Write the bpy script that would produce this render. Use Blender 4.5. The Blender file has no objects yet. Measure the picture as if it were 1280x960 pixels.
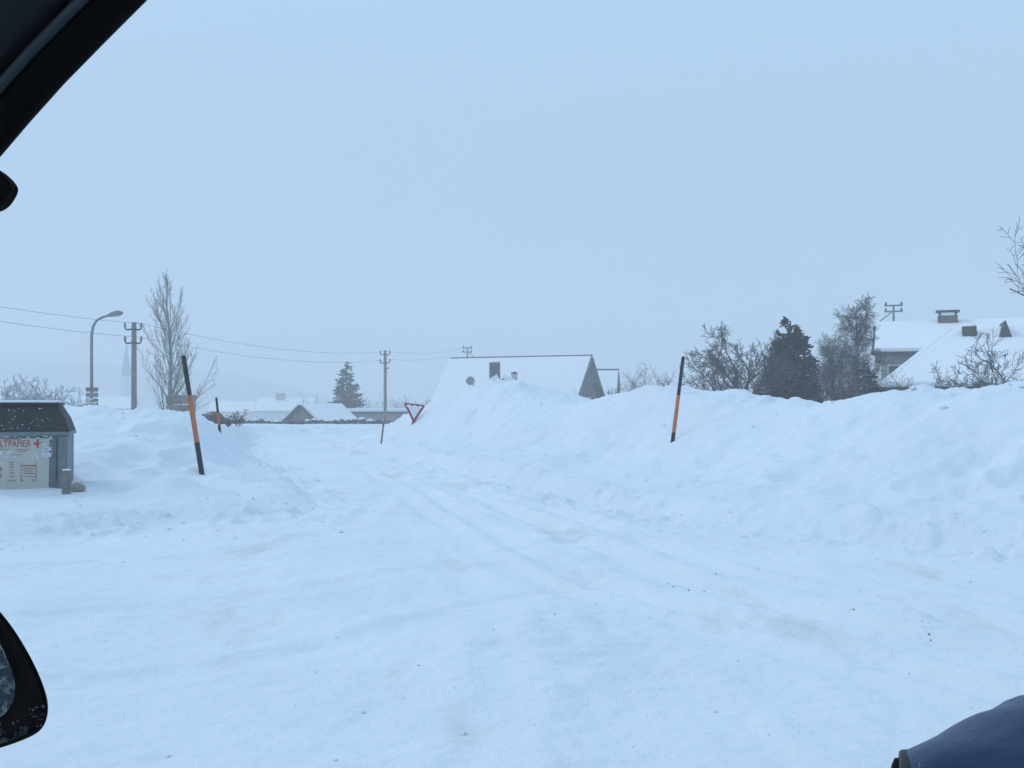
import bpy, bmesh, math, random
import numpy as np
from mathutils import Vector, Matrix, Quaternion

S = bpy.context.scene
C = S.collection
R = math.radians

# ------------------------------------------------------------------ camera
EYE = 1.3          # eye height above the packed snow, sitting in a car
F = 1312.0         # focal length in pixels of the 1280 px wide photograph
HOR = 505.0        # horizon row
cd = bpy.data.cameras.new('camera')
cam = bpy.data.objects.new('camera', cd); C.objects.link(cam)
cam.location = (0, 0, EYE); cam.rotation_euler = (R(90), 0, 0)
cd.sensor_width = 36; cd.lens = 36 * F / 1280
cd.shift_y = (HOR - 480) / 1280
cd.clip_start = 0.03; cd.clip_end = 3000
S.camera = cam

# ------------------------------------------------------------------ world, sun, exposure
SUN_EL, SUN_ROT = 40, 292
w = bpy.data.worlds.new('World'); S.world = w; w.use_nodes = True
nt = w.node_tree; nt.nodes.clear()
out = nt.nodes.new('ShaderNodeOutputWorld')
bg = nt.nodes.new('ShaderNodeBackground'); bg.inputs['Strength'].default_value = 0.1
sky = nt.nodes.new('ShaderNodeTexSky'); sky.sky_type = 'NISHITA'; sky.sun_disc = False
sky.sun_elevation = R(SUN_EL); sky.sun_rotation = R(SUN_ROT)
sky.air_density = 1.0; sky.dust_density = 3.0; sky.ozone_density = 1.5
mixw = nt.nodes.new('ShaderNodeMix'); mixw.data_type = 'RGBA'
mixw.inputs['Factor'].default_value = 0.93
mixw.inputs['B'].default_value = (4.15, 6.05, 8.3, 1)       # even overcast deck
nt.links.new(sky.outputs[0], mixw.inputs['A'])
# overcast deck: brighter overhead than at the horizon, the same all round
wtc = nt.nodes.new('ShaderNodeTexCoord'); wsp = nt.nodes.new('ShaderNodeSeparateXYZ'); nt.links.new(wtc.outputs['Generated'], wsp.inputs[0])
wmr = nt.nodes.new('ShaderNodeMapRange'); wmr.inputs[1].default_value = 0; wmr.inputs[2].default_value = 1
wmr.inputs[3].default_value = .88; wmr.inputs[4].default_value = 1.22; nt.links.new(wsp.outputs['Z'], wmr.inputs[0])
wvm = nt.nodes.new('ShaderNodeVectorMath'); wvm.operation = 'SCALE'
nt.links.new(mixw.outputs['Result'], wvm.inputs[0]); nt.links.new(wmr.outputs[0], wvm.inputs['Scale'])
nt.links.new(wvm.outputs[0], bg.inputs['Color'])
nt.links.new(bg.outputs[0], out.inputs['Surface'])
ld = bpy.data.lights.new('sun', 'SUN'); ld.energy = 0.7; ld.angle = R(18); ld.color = (1.0, 0.985, 0.96)
sun = bpy.data.objects.new('sun', ld); C.objects.link(sun)
az = R(SUN_ROT)
sd = Vector((math.sin(az) * math.cos(R(SUN_EL)), math.cos(az) * math.cos(R(SUN_EL)), math.sin(R(SUN_EL))))
sun.rotation_euler = (-sd).to_track_quat('-Z', 'Y').to_euler()
S.view_settings.view_transform = 'Standard'; S.view_settings.look = 'None'
S.view_settings.exposure = 0.16; S.view_settings.gamma = 1.0
S.render.engine = 'CYCLES'
S.cycles.max_bounces = 8; S.cycles.volume_bounces = 4
S.cycles.diffuse_bounces = 4; S.cycles.transparent_max_bounces = 8
S.cycles.volume_step_rate = 1.0

# ------------------------------------------------------------------ helpers
def P(px, py, Y):
    """point seen at a pixel of the photograph, at a depth taken from what it stands on"""
    return Vector(((px - 640) * Y / F, Y, EYE - (py - HOR) * Y / F))
def XZ(px, Y): return (px - 640) * Y / F

MATS = {}
def mat(name, col, rough=0.85, metal=0.0, var=0.0, vscale=4.0, col2=None, bump=0.0, bscale=20.0,
        snow=0.0, snow_dir=0.35, spec=0.3, coat=0.0):
    if name in MATS: return MATS[name]
    m = bpy.data.materials.new(name); m.use_nodes = True
    t = m.node_tree; b = t.nodes['Principled BSDF']
    b.inputs['Roughness'].default_value = rough; b.inputs['Metallic'].default_value = metal
    b.inputs['Specular IOR Level'].default_value = spec
    b.inputs['Coat Weight'].default_value = coat
    tc = t.nodes.new('ShaderNodeTexCoord')
    colsock = None
    rgb = t.nodes.new('ShaderNodeRGB'); rgb.outputs[0].default_value = (*col, 1); colsock = rgb.outputs[0]
    if var > 0 or col2:
        n = t.nodes.new('ShaderNodeTexNoise'); n.inputs['Scale'].default_value = vscale
        n.inputs['Detail'].default_value = 6; n.inputs['Roughness'].default_value = 0.65
        t.links.new(tc.outputs['Object'], n.inputs['Vector'])
        mx = t.nodes.new('ShaderNodeMix'); mx.data_type = 'RGBA'
        c2 = col2 or tuple(c * (1 - var) for c in col)
        mx.inputs['A'].default_value = (*col, 1); mx.inputs['B'].default_value = (*c2, 1)
        rp = t.nodes.new('ShaderNodeMapRange'); rp.inputs[1].default_value = 0.38; rp.inputs[2].default_value = 0.62
        t.links.new(n.outputs['Fac'], rp.inputs[0]); t.links.new(rp.outputs[0], mx.inputs['Factor'])
        colsock = mx.outputs['Result']
    if snow > 0:   # wind-blown snow lying on upward faces
        g = t.nodes.new('ShaderNodeNewGeometry'); sp = t.nodes.new('ShaderNodeSeparateXYZ')
        t.links.new(g.outputs['Normal'], sp.inputs[0])
        n2 = t.nodes.new('ShaderNodeTexNoise'); n2.inputs['Scale'].default_value = 5; n2.inputs['Detail'].default_value = 5
        t.links.new(tc.outputs['Object'], n2.inputs['Vector'])
        a1 = t.nodes.new('ShaderNodeMath'); a1.operation = 'MULTIPLY_ADD'
        t.links.new(n2.outputs['Fac'], a1.inputs[0]); a1.inputs[1].default_value = 1.6
        t.links.new(sp.outputs['Z'], a1.inputs[2])
        r2 = t.nodes.new('ShaderNodeMapRange'); r2.inputs[1].default_value = 0.8 + snow_dir
        r2.inputs[2].default_value = 1.0 + snow_dir + .1; r2.inputs[4].default_value = snow
        t.links.new(a1.outputs[0], r2.inputs[0])
        m2 = t.nodes.new('ShaderNodeMix'); m2.data_type = 'RGBA'; m2.inputs['B'].default_value = (.82, .85, .88, 1)
        t.links.new(colsock, m2.inputs['A']); t.links.new(r2.outputs[0], m2.inputs['Factor'])
        colsock = m2.outputs['Result']
    t.links.new(colsock, b.inputs['Base Color'])
    if bump > 0:
        n3 = t.nodes.new('ShaderNodeTexNoise'); n3.inputs['Scale'].default_value = bscale; n3.inputs['Detail'].default_value = 8
        t.links.new(tc.outputs['Object'], n3.inputs['Vector'])
        bp = t.nodes.new('ShaderNodeBump'); bp.inputs['Strength'].default_value = bump; bp.inputs['Distance'].default_value = 0.02
        t.links.new(n3.outputs['Fac'], bp.inputs['Height']); t.links.new(bp.outputs[0], b.inputs['Normal'])
    MATS[name] = m
    return m

class MB:
    """collects shapes for one mesh object"""
    def __init__(s): s.v = []; s.f = []
    def add(s, vs, fs):
        o = len(s.v); s.v += [tuple(v) for v in vs]; s.f += [tuple(i + o for i in f) for f in fs]; return s
    def box(s, x0, x1, y0, y1, z0, z1):
        return s.add([(x0,y0,z0),(x1,y0,z0),(x1,y1,z0),(x0,y1,z0),(x0,y0,z1),(x1,y0,z1),(x1,y1,z1),(x0,y1,z1)],
                     [(0,3,2,1),(4,5,6,7),(0,1,5,4),(1,2,6,5),(2,3,7,6),(3,0,4,7)])
    def prism(s, poly, a, b):
        """poly: list of points (Vector), swept from offset a to offset b"""
        n = len(poly); a = Vector(a); b = Vector(b)
        vs = [p + a for p in poly] + [p + b for p in poly]
        fs = [tuple(reversed(range(n))), tuple(range(n, 2 * n))] + [(i, (i+1) % n, n + (i+1) % n, n + i) for i in range(n)]
        return s.add(vs, fs)
    def tube(s, pts, rad, n=8, cap=True, flat=None):
        pts = [Vector(p) for p in pts]; k = len(pts)
        if not hasattr(rad, '__len__'): rad = [rad] * k
        vs = []; ref = None
        for i, p in enumerate(pts):
            d = (pts[min(i+1, k-1)] - pts[max(i-1, 0)])
            d = d.normalized() if d.length > 1e-9 else Vector((0,0,1))
            if ref is None:
                ref = Vector((0,0,1)) if abs(d.z) < 0.9 else Vector((1,0,0))
            u = (ref - d * ref.dot(d)); u = u.normalized() if u.length > 1e-6 else d.orthogonal().normalized()
            ref = u; v = d.cross(u)
            for j in range(n):
                a = 2 * math.pi * j / n
                vs.append(p + (u * math.cos(a) + v * math.sin(a) * (flat or 1)) * rad[i])
        fs = [(i*n+j, i*n+(j+1) % n, (i+1)*n+(j+1) % n, (i+1)*n+j) for i in range(k-1) for j in range(n)]
        if cap: fs += [tuple(reversed(range(n))), tuple(range((k-1)*n, k*n))]
        return s.add(vs, fs)
    def blob(s, c, rx, ry, rz, seed=0, amp=.2, nu=10, nv=7):
        rg = random.Random(seed); vs = []; fs = []
        ph = [rg.uniform(0, 6.3) for _ in range(6)]
        for i in range(nv + 1):
            t = math.pi * i / nv
            for j in range(nu):
                a = 2 * math.pi * j / nu
                k = 1 + amp * (math.sin(2*a + ph[0] + t) * .5 + math.sin(3*a + ph[1] - 2*t) * .4 + math.sin(5*t + ph[2] + a) * .3) * math.sin(t)
                k += rg.uniform(-amp, amp) * .35 * math.sin(t)
                vs.append((c[0] + rx*k*math.sin(t)*math.cos(a), c[1] + ry*k*math.sin(t)*math.sin(a), c[2] + rz*k*math.cos(t)))
        for i in range(nv):
            for j in range(nu):
                fs.append((i*nu+j, (i+1)*nu+j, (i+1)*nu+(j+1) % nu, i*nu+(j+1) % nu))
        return s.add(vs, fs)
    def build(s, name, m, parent=None, smooth=False, bevel=0.0, label=None):
        me = bpy.data.meshes.new(name)
        base = Vector((0,0,0))
        me.from_pydata(s.v, [], s.f); me.validate()
        if smooth: me.polygons.foreach_set('use_smooth', [True] * len(me.polygons))
        if m: me.materials.append(m)
        o = bpy.data.objects.new(name, me); C.objects.link(o)
        if parent:
            o.parent = parent
            inv = PINV(parent); 
            me.transform(inv)
        if bevel > 0:
            bm = bmesh.new(); bm.from_mesh(me)
            bmesh.ops.bevel(bm, geom=bm.edges[:], offset=bevel, segments=2, affect='EDGES', profile=.6)
            bm.to_mesh(me); bm.free()
        if label: o['label'] = label
        return o

def world_of(o):
    m = Matrix.Translation(o.location) @ o.rotation_euler.to_matrix().to_4x4()
    return (world_of(o.parent) @ m) if o.parent else m
def PINV(o): return world_of(o).inverted()

def thing(name, label, cat, loc=(0,0,0), group=None):
    o = bpy.data.objects.new(name, None); C.objects.link(o); o.location = loc; o.empty_display_size = .3
    o['label'] = label; o['category'] = cat
    if group: o['group'] = group
    return o
def tag(o, label, cat, group=None):
    o['label'] = label; o['category'] = cat
    if group: o['group'] = group
    return o
def rebase(o, loc):
    """give a one-mesh thing its origin at its base"""
    o.data.transform(Matrix.Translation(-Vector(loc))); o.location = loc
    return o

def chaikin(p, n=2):
    """round the corners of a closed outline"""
    for _ in range(n):
        q = []
        for a, b in zip(p, p[1:]+p[:1]):
            q += [(a[0]*.75+b[0]*.25, a[1]*.75+b[1]*.25), (a[0]*.25+b[0]*.75, a[1]*.25+b[1]*.75)]
        p = q
    return p
# ------------------------------------------------------------------ noise for the terrain
def vnoise(x, y, seed=0):
    xi = np.floor(x).astype(np.int64); yi = np.floor(y).astype(np.int64)
    fx = x - xi; fy = y - yi
    fx = fx*fx*fx*(fx*(fx*6-15)+10); fy = fy*fy*fy*(fy*(fy*6-15)+10)
    def h(a, b):
        n = (a * 374761393 + b * 668265263 + seed * 1442695041) & 0xffffffff
        n = ((n ^ (n >> 13)) * 1274126177) & 0xffffffff
        return ((n ^ (n >> 16)) & 0xffff) / 65535.0
    a = h(xi, yi); b = h(xi+1, yi); c = h(xi, yi+1); d = h(xi+1, yi+1)
    return (a*(1-fx)+b*fx)*(1-fy) + (c*(1-fx)+d*fx)*fy
def fbm(x, y, oct=4, seed=0, gain=.5):
    s = 0; a = 1; t = 0
    for o in range(oct):
        s = s + a * (vnoise(x*2**o + 13.7*o, y*2**o - 7.1*o, seed + o) - .5); t += a; a *= gain
    return s / t * 2
def sstep(a, b, x):
    t = np.clip((x - a) / (b - a), 0, 1); return t*t*(3-2*t)

# ------------------------------------------------------------------ terrain
# crest and toe of the ploughed banks: pixel rows read from the photograph, depths from the ground they stand on
CR = [(440,551,37.5),(470,541,34.5),(500,526,32.5),(540,506,30.5),(570,493,29),(600,482,28),(625,476,27),(650,482,26),(680,493,25),
      (720,503,23.7),(745,502,23),(770,493,22),(800,488,21),(830,484,20.2),(850,489,19.6),(880,490,19),(920,492,18.2),(960,500,17.4),
      (1010,506,16.6),(1050,506,16),(1080,498,15.6),(1110,491,15.2),(1150,492,14.7),(1190,490,14.2),(1205,487,14),(1220,492,13.8),
      (1240,484,13.6),(1280,478,13.2),(1400,470,12.4),(1700,460,11.5)]
TR = [(439,551.4),(425,557),(432,565),(480,570),(560,588),(640,606),(740,634),(850,656),(1000,670),(1280,698),(1500,720),(2000,780)]
CL = [(-700,470,18),(-400,488,19.5),(0,507,19.5),(85,512,18.6),(110,511,18.3),(140,515,18),(165,514,17.8),(205,518,17.4),(215,517,17.3),
      (235,521,17.8),(252,530,19.5),(270,534,25),(285,532,32),(300,531,42),(330,530,48),(400,530,49),(480,530,49),(560,530,49),(700,530,50)]
TL = [(-900,760),(-300,700),(0,682),(200,657),(300,653),(380,646),(404,634),(385,618),(352,600),(322,580),(306,562),(314,550),(330,546),(400,545),(480,544),(560,544),(700,544)]
def poly(c): return np.array([tuple(P(*q)) for q in c])
def toe(c): return np.array([((px-640)*(EYE*F/(py-HOR))/F, EYE*F/(py-HOR), 0.) for px, py in c])
POLY = {'R': (poly(CR), toe(TR)), 'L': (poly(CL), toe(TL))}
def near(pl, x, y):
    best = np.full(x.shape, 1e9); side = np.zeros(x.shape); hz = np.zeros(x.shape)
    for a, b in zip(pl[:-1], pl[1:]):
        dx, dy = b[0]-a[0], b[1]-a[1]; L2 = dx*dx+dy*dy
        t = np.clip(((x-a[0])*dx + (y-a[1])*dy) / L2, 0, 1)
        qx = x - a[0] - t*dx; qy = y - a[1] - t*dy
        d = np.hypot(qx, qy); k = d < best
        best = np.where(k, d, best); hz = np.where(k, a[2] + t*(b[2]-a[2]), hz)
        side = np.where(k, np.sign(dx*(y-a[1]) - dy*(x-a[0])), side)
    return best, side, hz
def in_poly(pg, x, y):
    ins = np.zeros(x.shape, bool)
    for a, b in zip(pg, np.roll(pg, -1, axis=0)):
        if a[1] == b[1]: continue
        c = ((a[1] > y) != (b[1] > y)) & (x < (b[0]-a[0])*(y-a[1])/(b[1]-a[1]) + a[0])
        ins ^= c
    return ins
def base_z(x, y):
    return -1.6 * sstep(50, 64, y) - 1.2 * sstep(80, 160, y) - .5 * sstep(27, 40, y) * sstep(2, 9, x) * (1 - sstep(50, 64, y)) + .15 * fbm(x/30, y/30, 3, 5) * sstep(50, 70, y)

# tyre tracks on the packed snow (world x, y)
TRK = [np.array([(XZ(px, EYE*F/(py-HOR)), EYE*F/(py-HOR)) for px, py in c]) for c in (
    [(1600,905),(1280,830),(1000,766),(800,713),(660,652),(560,603),(470,570),(400,551)],
    [(1700,1000),(1280,880),(960,790),(760,733),(620,668),(530,612),(450,575),(390,553)],
    [(1500,800),(1200,745),(980,700),(800,668),(660,632),(560,596),(470,566),(410,550)],
    [(-300,790),(100,770),(400,735),(640,690),(800,672),(1000,690)],
    [(-300,880),(100,850),(420,800),(680,745),(860,733),(1200,770)],
    [(-300,730),(60,712),(300,690),(430,660),(480,610),(440,575),(400,553)],
    [(600,960),(620,860),(600,760),(560,680),(500,620),(440,580),(390,556)],
    [(960,960),(860,860),(740,760),(640,690),(545,625),(460,582),(395,556)])]
def seg_dist(pl, x, y):
    best = np.full(x.shape, 1e9)
    for a, b in zip(pl[:-1], pl[1:]):
        dx, dy = b-a; L2 = dx*dx+dy*dy
        t = np.clip(((x-a[0])*dx + (y-a[1])*dy) / L2, 0, 1)
        best = np.minimum(best, np.hypot(x-a[0]-t*dx, y-a[1]-t*dy))
    return best
def smooth_pl(p, n=6):
    out_ = []
    for i in range(len(p)-1):
        p0 = p[max(i-1,0)]; p1 = p[i]; p2 = p[i+1]; p3 = p[min(i+2, len(p)-1)]
        for k in range(n):
            t = k/n
            out_.append(.5*((2*p1)+(-p0+p2)*t+(2*p0-5*p1+4*p2-p3)*t*t+(-p0+3*p1-3*p2+p3)*t**3))
    out_.append(p[-1]); return np.array(out_)
TRK = [smooth_pl(p, 4) for p in TRK]
TA = [.75, .7, .6, .35, .35, .4, .25, .25]
def offset(p, d):   # the other wheel of the same vehicle
    t = np.gradient(p, axis=0); t /= np.linalg.norm(t, axis=1, keepdims=True)
    return p + d*np.stack([-t[:, 1], t[:, 0]], axis=1)
TRK += [offset(TRK[0], -.62), offset(TRK[1], -.7), offset(TRK[2], .45), offset(TRK[0], .95)]; TA += [.65, .6, .45, .4]

def terrain(x, y, detail=True):
    """height and zone (0 road, 1 right bank, 2 left bank, 3 field)"""
    z = base_z(x, y); zone = np.zeros(x.shape, int); cover = np.zeros(x.shape)
    for key, zid, sgn in (('R', 1, 1), ('L', 2, 1)):
        cr, te = POLY[key]
        dc, sc, hc = near(cr, x, y); dt, st, _ = near(te, x, y)
        inside = in_poly(np.vstack([te[:, :2], cr[::-1, :2]]), x, y)
        far = ~inside & (dc < dt) & (y > 3)
        t = dt / (dt + dc + 1e-6)
        if key == 'R':
            s = .13*sstep(0,.10,t) + .27*t + .60*sstep(.38 + .10*fbm(x/1.7, y/1.7, 2, 77), .95, t)
        else:
            s = .14*sstep(0,.10,t) + .36*t + .50*sstep(.30 + .12*fbm(x/1.5, y/1.5, 2, 78), .9, t)
        wob = 1 + .10*fbm(x/2.2, y/2.2, 3, 31+zid)*np.sin(np.clip(t,0,1)*math.pi)
        zb = np.where(inside, hc*s*wob, 0)
        zf = hc*np.exp(-(dc/4.5)**2)
        z = np.where(inside, np.maximum(z, zb), np.where(far, np.maximum(z, zf + z*(1-np.exp(-(dc/4.5)**2))), z))
        zone = np.where(inside | (far & (dc < 6)), zid, zone); zone = np.where(far & (dc >= 6), 3, zone)
        cover = np.where(inside, sstep(0, .12, t), np.where(far, np.exp(-(dc/7)**2)*sstep(.05,.4,hc), cover))
        if detail:
            amp = np.where(inside, .25 + .75*np.sin(np.clip(t,0,1)*3.0)**2, np.where(far, .265*np.exp(-dc/5), 0)) * sstep(.02, .35, hc)
            lump = 1 - 2*np.abs(fbm(x*1.1, y*1.1, 4, 40+zid, .5))
            clod = np.clip(fbm(x*3.7, y*3.7, 3, 50+zid, .6)-.05, 0, 1)
            patch = sstep(-.1, .45, fbm(x/3.2, y/3.2, 2, 60+zid))
            z = z + amp*(.13*(lump-.6) + .17*clod*patch + .10*fbm(x*.6, y*.6, 2, 45+zid)) * np.where(inside | far, sstep(0, .08, np.where(inside, t, 1)), 0)
            # crumbly edge on the very top
            z = z + np.exp(-(dc/.45)**2)*(.14*fbm(x*1.5, y*1.5, 4, 70+zid, .65) + .10*np.clip(fbm(x*3.3, y*3.3, 3, 73+zid, .6), 0, 1)) * sstep(.3, .9, hc)
            # crumbs thrown up along the foot of the bank
            band = np.exp(-((dt-.25)/.35)**2)
            z = z + band*.14*np.clip(fbm(x*3.1, y*3.1, 4, 80+zid, .65), 0, 1) * sstep(42, 34, y) * sstep(.0, .3, hc)
    dig = np.exp(-(((x+6.1)/1.25)**2 + ((y-12.5)/1.25)**2)**2)
    z = z*(1-dig) + dig*(.275 + .05*fbm(x*1.5, y*1.5, 3, 19))
    mnd = np.exp(-(((x+17.6)/2.6)**2 + ((y-36)/2.2)**2)) + .25*np.exp(-(((x+15.4)/1.0)**2 + ((y-36.5)/1.8)**2))
    z = z + mnd*(1.5 + (.7*fbm(x*.9, y*.9, 4, 66, .6) if detail else 0))
    if detail:
        rd = 1 - cover
        z = z + rd*(.06*fbm(x/1.9, y/2.6, 3, 3) + .026*fbm(x*2.2, y*1.6, 4, 9, .62)) * sstep(60, 45, y)
        for i, p in enumerate(TRK):
            d = seg_dist(p, x + .05*fbm(x*1.1, y*1.1, 2, 90+i), y + .05*fbm(x*1.2, y*1.2, 2, 120+i))
            k = .5 + .5*sstep(-.3, .3, fbm(x/1.5, y/1.5, 2, 100+i))
            z = z - rd*k*TA[i]*.05*sstep(34,12,y)*np.exp(-(d/.12)**4) + rd*k*TA[i]*.045*sstep(34,12,y)*np.exp(-((d-.21)/.08)**2)*(.6+.9*np.clip(fbm(x*3, y*3, 3, 110+i),-.4,1))
        # churned hump ahead of the car
        z = z + rd*.09*np.exp(-(((x-.15)/.8)**2 + ((y-5.9)/.9)**2))
        z = z + rd*.05*np.clip(fbm(x*5, y*5, 3, 17, .6),0,1)*np.exp(-(((x-.25)/.9)**2 + ((y-5.6)/.9)**2))
        z = z + .22*np.exp(-(((x+4.0)/.4)**2 + ((y-12.4)/.3)**2))   # lump of ploughed snow by the post
    return z, zone
def H(x, y):
    z, _ = terrain(np.array([float(x)]), np.array([float(y)]), False); return float(z[0])

def ground_hit(px, py, y0=5., y1=60.):
    """where the line of sight meets the snow"""
    yy = np.arange(y0, y1, .02); zz, _ = terrain((px-640)*yy/F, yy, False)
    k = np.nonzero(zz >= EYE-(py-HOR)*yy/F)[0]
    return float(yy[k[0]]) if len(k) else y1
def graded(a):
    return np.array(sorted(set(np.round(a, 4))))
xs = list(np.arange(0, 5, .04)); s = .045
while xs[-1] < 12: xs.append(xs[-1] + s); s *= 1.008
while xs[-1] < 1100: xs.append(xs[-1] + s); s *= 1.11
xs = np.array(sorted([-v for v in xs[1:]] + xs))
ys = [2.6]; 
while ys[-1] < 52: ys.append(ys[-1] + max(.026, .0046*ys[-1]))
s = .3
while ys[-1] < 1000: ys.append(ys[-1] + s); s *= 1.09
yb = [2.6]; s = .06
while yb[-1] > -1000: yb.append(yb[-1] - s); s *= 1.25
ys = np.array(sorted(yb[1:] + ys))
GX, GY = np.meshgrid(xs, ys)
GZ, ZONE = terrain(GX, GY)
dzx = np.gradient(GZ, axis=1) / np.gradient(GX, axis=1); dzy = np.gradient(GZ, axis=0) / np.gradient(GY, axis=0)
NRM = np.dstack([-dzx, -dzy, np.ones_like(dzx)]); NRM /= np.linalg.norm(NRM, axis=2, keepdims=True)
ny, nx = GX.shape
idx = np.arange(nx*ny).reshape(ny, nx)
quads = np.stack([idx[:-1,:-1], idx[:-1,1:], idx[1:,1:], idx[1:,:-1]], axis=-1).reshape(-1, 4)
qz = ZONE[:-1,:-1].reshape(-1)
VV = np.stack([GX.ravel(), GY.ravel(), GZ.ravel()], axis=1); NN = NRM.reshape(-1, 3)

def snow_mat(name, col, col2, dirt=0.0, bump=.5, fine=55.0):
    m = bpy.data.materials.new(name); m.use_nodes = True; t = m.node_tree; b = t.nodes['Principled BSDF']
    b.inputs['Roughness'].default_value = .75; b.inputs['Specular IOR Level'].default_value = .2
    g = t.nodes.new('ShaderNodeNewGeometry')
    n = t.nodes.new('ShaderNodeTexNoise'); n.inputs['Scale'].default_value = .55; n.inputs['Detail'].default_value = 9; n.inputs['Roughness'].default_value = .62
    t.links.new(g.outputs['Position'], n.inputs['Vector'])
    mr = t.nodes.new('ShaderNodeMapRange'); mr.inputs[1].default_value = .42; mr.inputs[2].default_value = .66
    t.links.new(n.outputs['Fac'], mr.inputs[0])
    mx = t.nodes.new('ShaderNodeMix'); mx.data_type = 'RGBA'; mx.inputs['A'].default_value = (*col, 1); mx.inputs['B'].default_value = (*col2, 1)
    t.links.new(mr.outputs[0], mx.inputs['Factor'])
    cs = mx.outputs['Result']
    if dirt > 0:   # grit and brownish slush ground into the packed snow
        n2 = t.nodes.new('ShaderNodeTexNoise'); n2.inputs['Scale'].default_value = 1.1; n2.inputs['Detail'].default_value = 7; n2.inputs['Roughness'].default_value = .7
        mp = t.nodes.new('ShaderNodeMapping'); mp.inputs['Rotation'].default_value = (0,0,R(-16)); mp.inputs['Scale'].default_value = (1,.3,1)
        t.links.new(g.outputs['Position'], mp.inputs[0]); t.links.new(mp.outputs[0], n2.inputs['Vector'])
        m2 = t.nodes.new('ShaderNodeMapRange'); m2.inputs[1].default_value = .55; m2.inputs[2].default_value = .75; m2.inputs[4].default_value = dirt
        t.links.new(n2.outputs['Fac'], m2.inputs[0])
        mx2 = t.nodes.new('ShaderNodeMix'); mx2.data_type = 'RGBA'; mx2.inputs['B'].default_value = (.52,.48,.465,1)
        t.links.new(cs, mx2.inputs['A']); t.links.new(m2.outputs[0], mx2.inputs['Factor'])
        cs = mx2.outputs['Result']
    t.links.new(cs, b.inputs['Base Color'])
    n3 = t.nodes.new('ShaderNodeTexNoise'); n3.inputs['Scale'].default_value = fine; n3.inputs['Detail'].default_value = 4; n3.inputs['Roughness'].default_value = .7
    n4 = t.nodes.new('ShaderNodeTexNoise'); n4.inputs['Scale'].default_value = fine/7; n4.inputs['Detail'].default_value = 6
    t.links.new(g.outputs['Position'], n3.inputs['Vector']); t.links.new(g.outputs['Position'], n4.inputs['Vector'])
    b1 = t.nodes.new('ShaderNodeBump'); b1.inputs['Strength'].default_value = bump; b1.inputs['Distance'].default_value = .012
    b2 = t.nodes.new('ShaderNodeBump'); b2.inputs['Strength'].default_value = bump; b2.inputs['Distance'].default_value = .05
    t.links.new(n3.outputs['Fac'], b1.inputs['Height']); t.links.new(n4.outputs['Fac'], b2.inputs['Height'])
    t.links.new(b2.outputs[0], b1.inputs['Normal']); t.links.new(b1.outputs[0], b.inputs['Normal'])
    MATS[name] = m; return m
M_ROAD = snow_mat('packed_snow', (.80,.845,.89), (.75,.80,.845), dirt=.6, bump=.6)
M_BANK = snow_mat('bank_snow', (.78,.83,.88), (.74,.79,.845), bump=.7, fine=40)
M_SNOW = mat('roof_snow', (.88,.895,.91), .8, bump=.3, bscale=3)

for zid, nm, m in ((0,'road',M_ROAD),(1,'snow_bank',M_BANK),(2,'snow_bank',M_BANK),(3,'field',M_BANK)):
    q = quads[qz == zid]
    used, inv = np.unique(q, return_inverse=True); q = inv.reshape(-1, 4)
    me = bpy.data.meshes.new(nm); me.from_pydata(VV[used].tolist(), [], q.tolist())
    me.polygons.foreach_set('use_smooth', np.ones(len(q), bool))
    me.normals_split_custom_set_from_vertices(NN[used].tolist())
    me.materials.append(m)
    o = bpy.data.objects.new(nm, me); C.objects.link(o); o['kind'] = 'structure'

# far wooded hill, almost lost in the haze
hb = MB(); n = 90; rg = random.Random(4)
prof = [(-900,447),(-300,446),(0,449),(60,453),(120,452),(180,464),(240,462),(300,468),(345,480),(400,494),(470,502),(640,503),(900,500),(1300,498)]
rows = [(430, 0.0), (455, .45), (500, .8), (550, 1.0), (600, .5), (640, .0)]
hv = []
for Yd, k in rows:
    for i in range(n+1):
        px = -900 + 2200*i/n
        py = np.interp(px, [a for a,_ in prof], [b for _,b in prof]) + rg.uniform(-1.2, 1.2)
        hv.append((XZ(px, 550), Yd + 4*math.sin(i*.9), -3.2 + k*((EYE - (py-HOR)*550/F) + 3.2)))
hb.add(hv, [(r*(n+1)+i, r*(n+1)+i+1, (r+1)*(n+1)+i+1, (r+1)*(n+1)+i) for r in range(len(rows)-1) for i in range(n)])
o = hb.build('hills', mat('hill_forest', (.10,.12,.13), .95, col2=(.30,.32,.34), vscale=.05), smooth=True); o['kind'] = 'structure'

# ------------------------------------------------------------------ common materials
BARK = mat('bark', (.05,.042,.036), .9, col2=(.085,.075,.068), vscale=6, snow=.7, snow_dir=.75)
TWIG = mat('twig', (.055,.045,.04), .9, col2=(.09,.075,.068), vscale=3, snow=.6, snow_dir=.85)
PALEBARK = mat('pale_bark', (.11,.10,.09), .9, col2=(.16,.145,.13), vscale=4)
FROST = mat('frosted_twig', (.46,.48,.49), .9, col2=(.72,.74,.76), vscale=2)
NEEDLE = mat('needles', (.024,.034,.030), .9, col2=(.042,.055,.046), vscale=2.5, snow=.7, snow_dir=.92)
WOODGREY = mat('weathered_wood', (.16,.14,.12), .9, col2=(.22,.20,.18), vscale=3)
POLEWOOD = mat('pole_wood', (.17,.145,.13), .9, col2=(.24,.21,.19), vscale=5)
STEEL = mat('galvanised_steel', (.22,.24,.25), .55, metal=.3, var=.25)
DARKMETAL = mat('dark_metal', (.06,.065,.07), .6, metal=.2, var=.3)
WALL = mat('plaster', (.32,.32,.30), .9, col2=(.27,.27,.255), vscale=1.2)
WALLPALE = mat('pale_plaster', (.52,.52,.49), .9, col2=(.44,.44,.42), vscale=.8)
TIMBER = mat('dark_boards', (.05,.05,.048), .9, col2=(.075,.072,.07), vscale=3)
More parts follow.
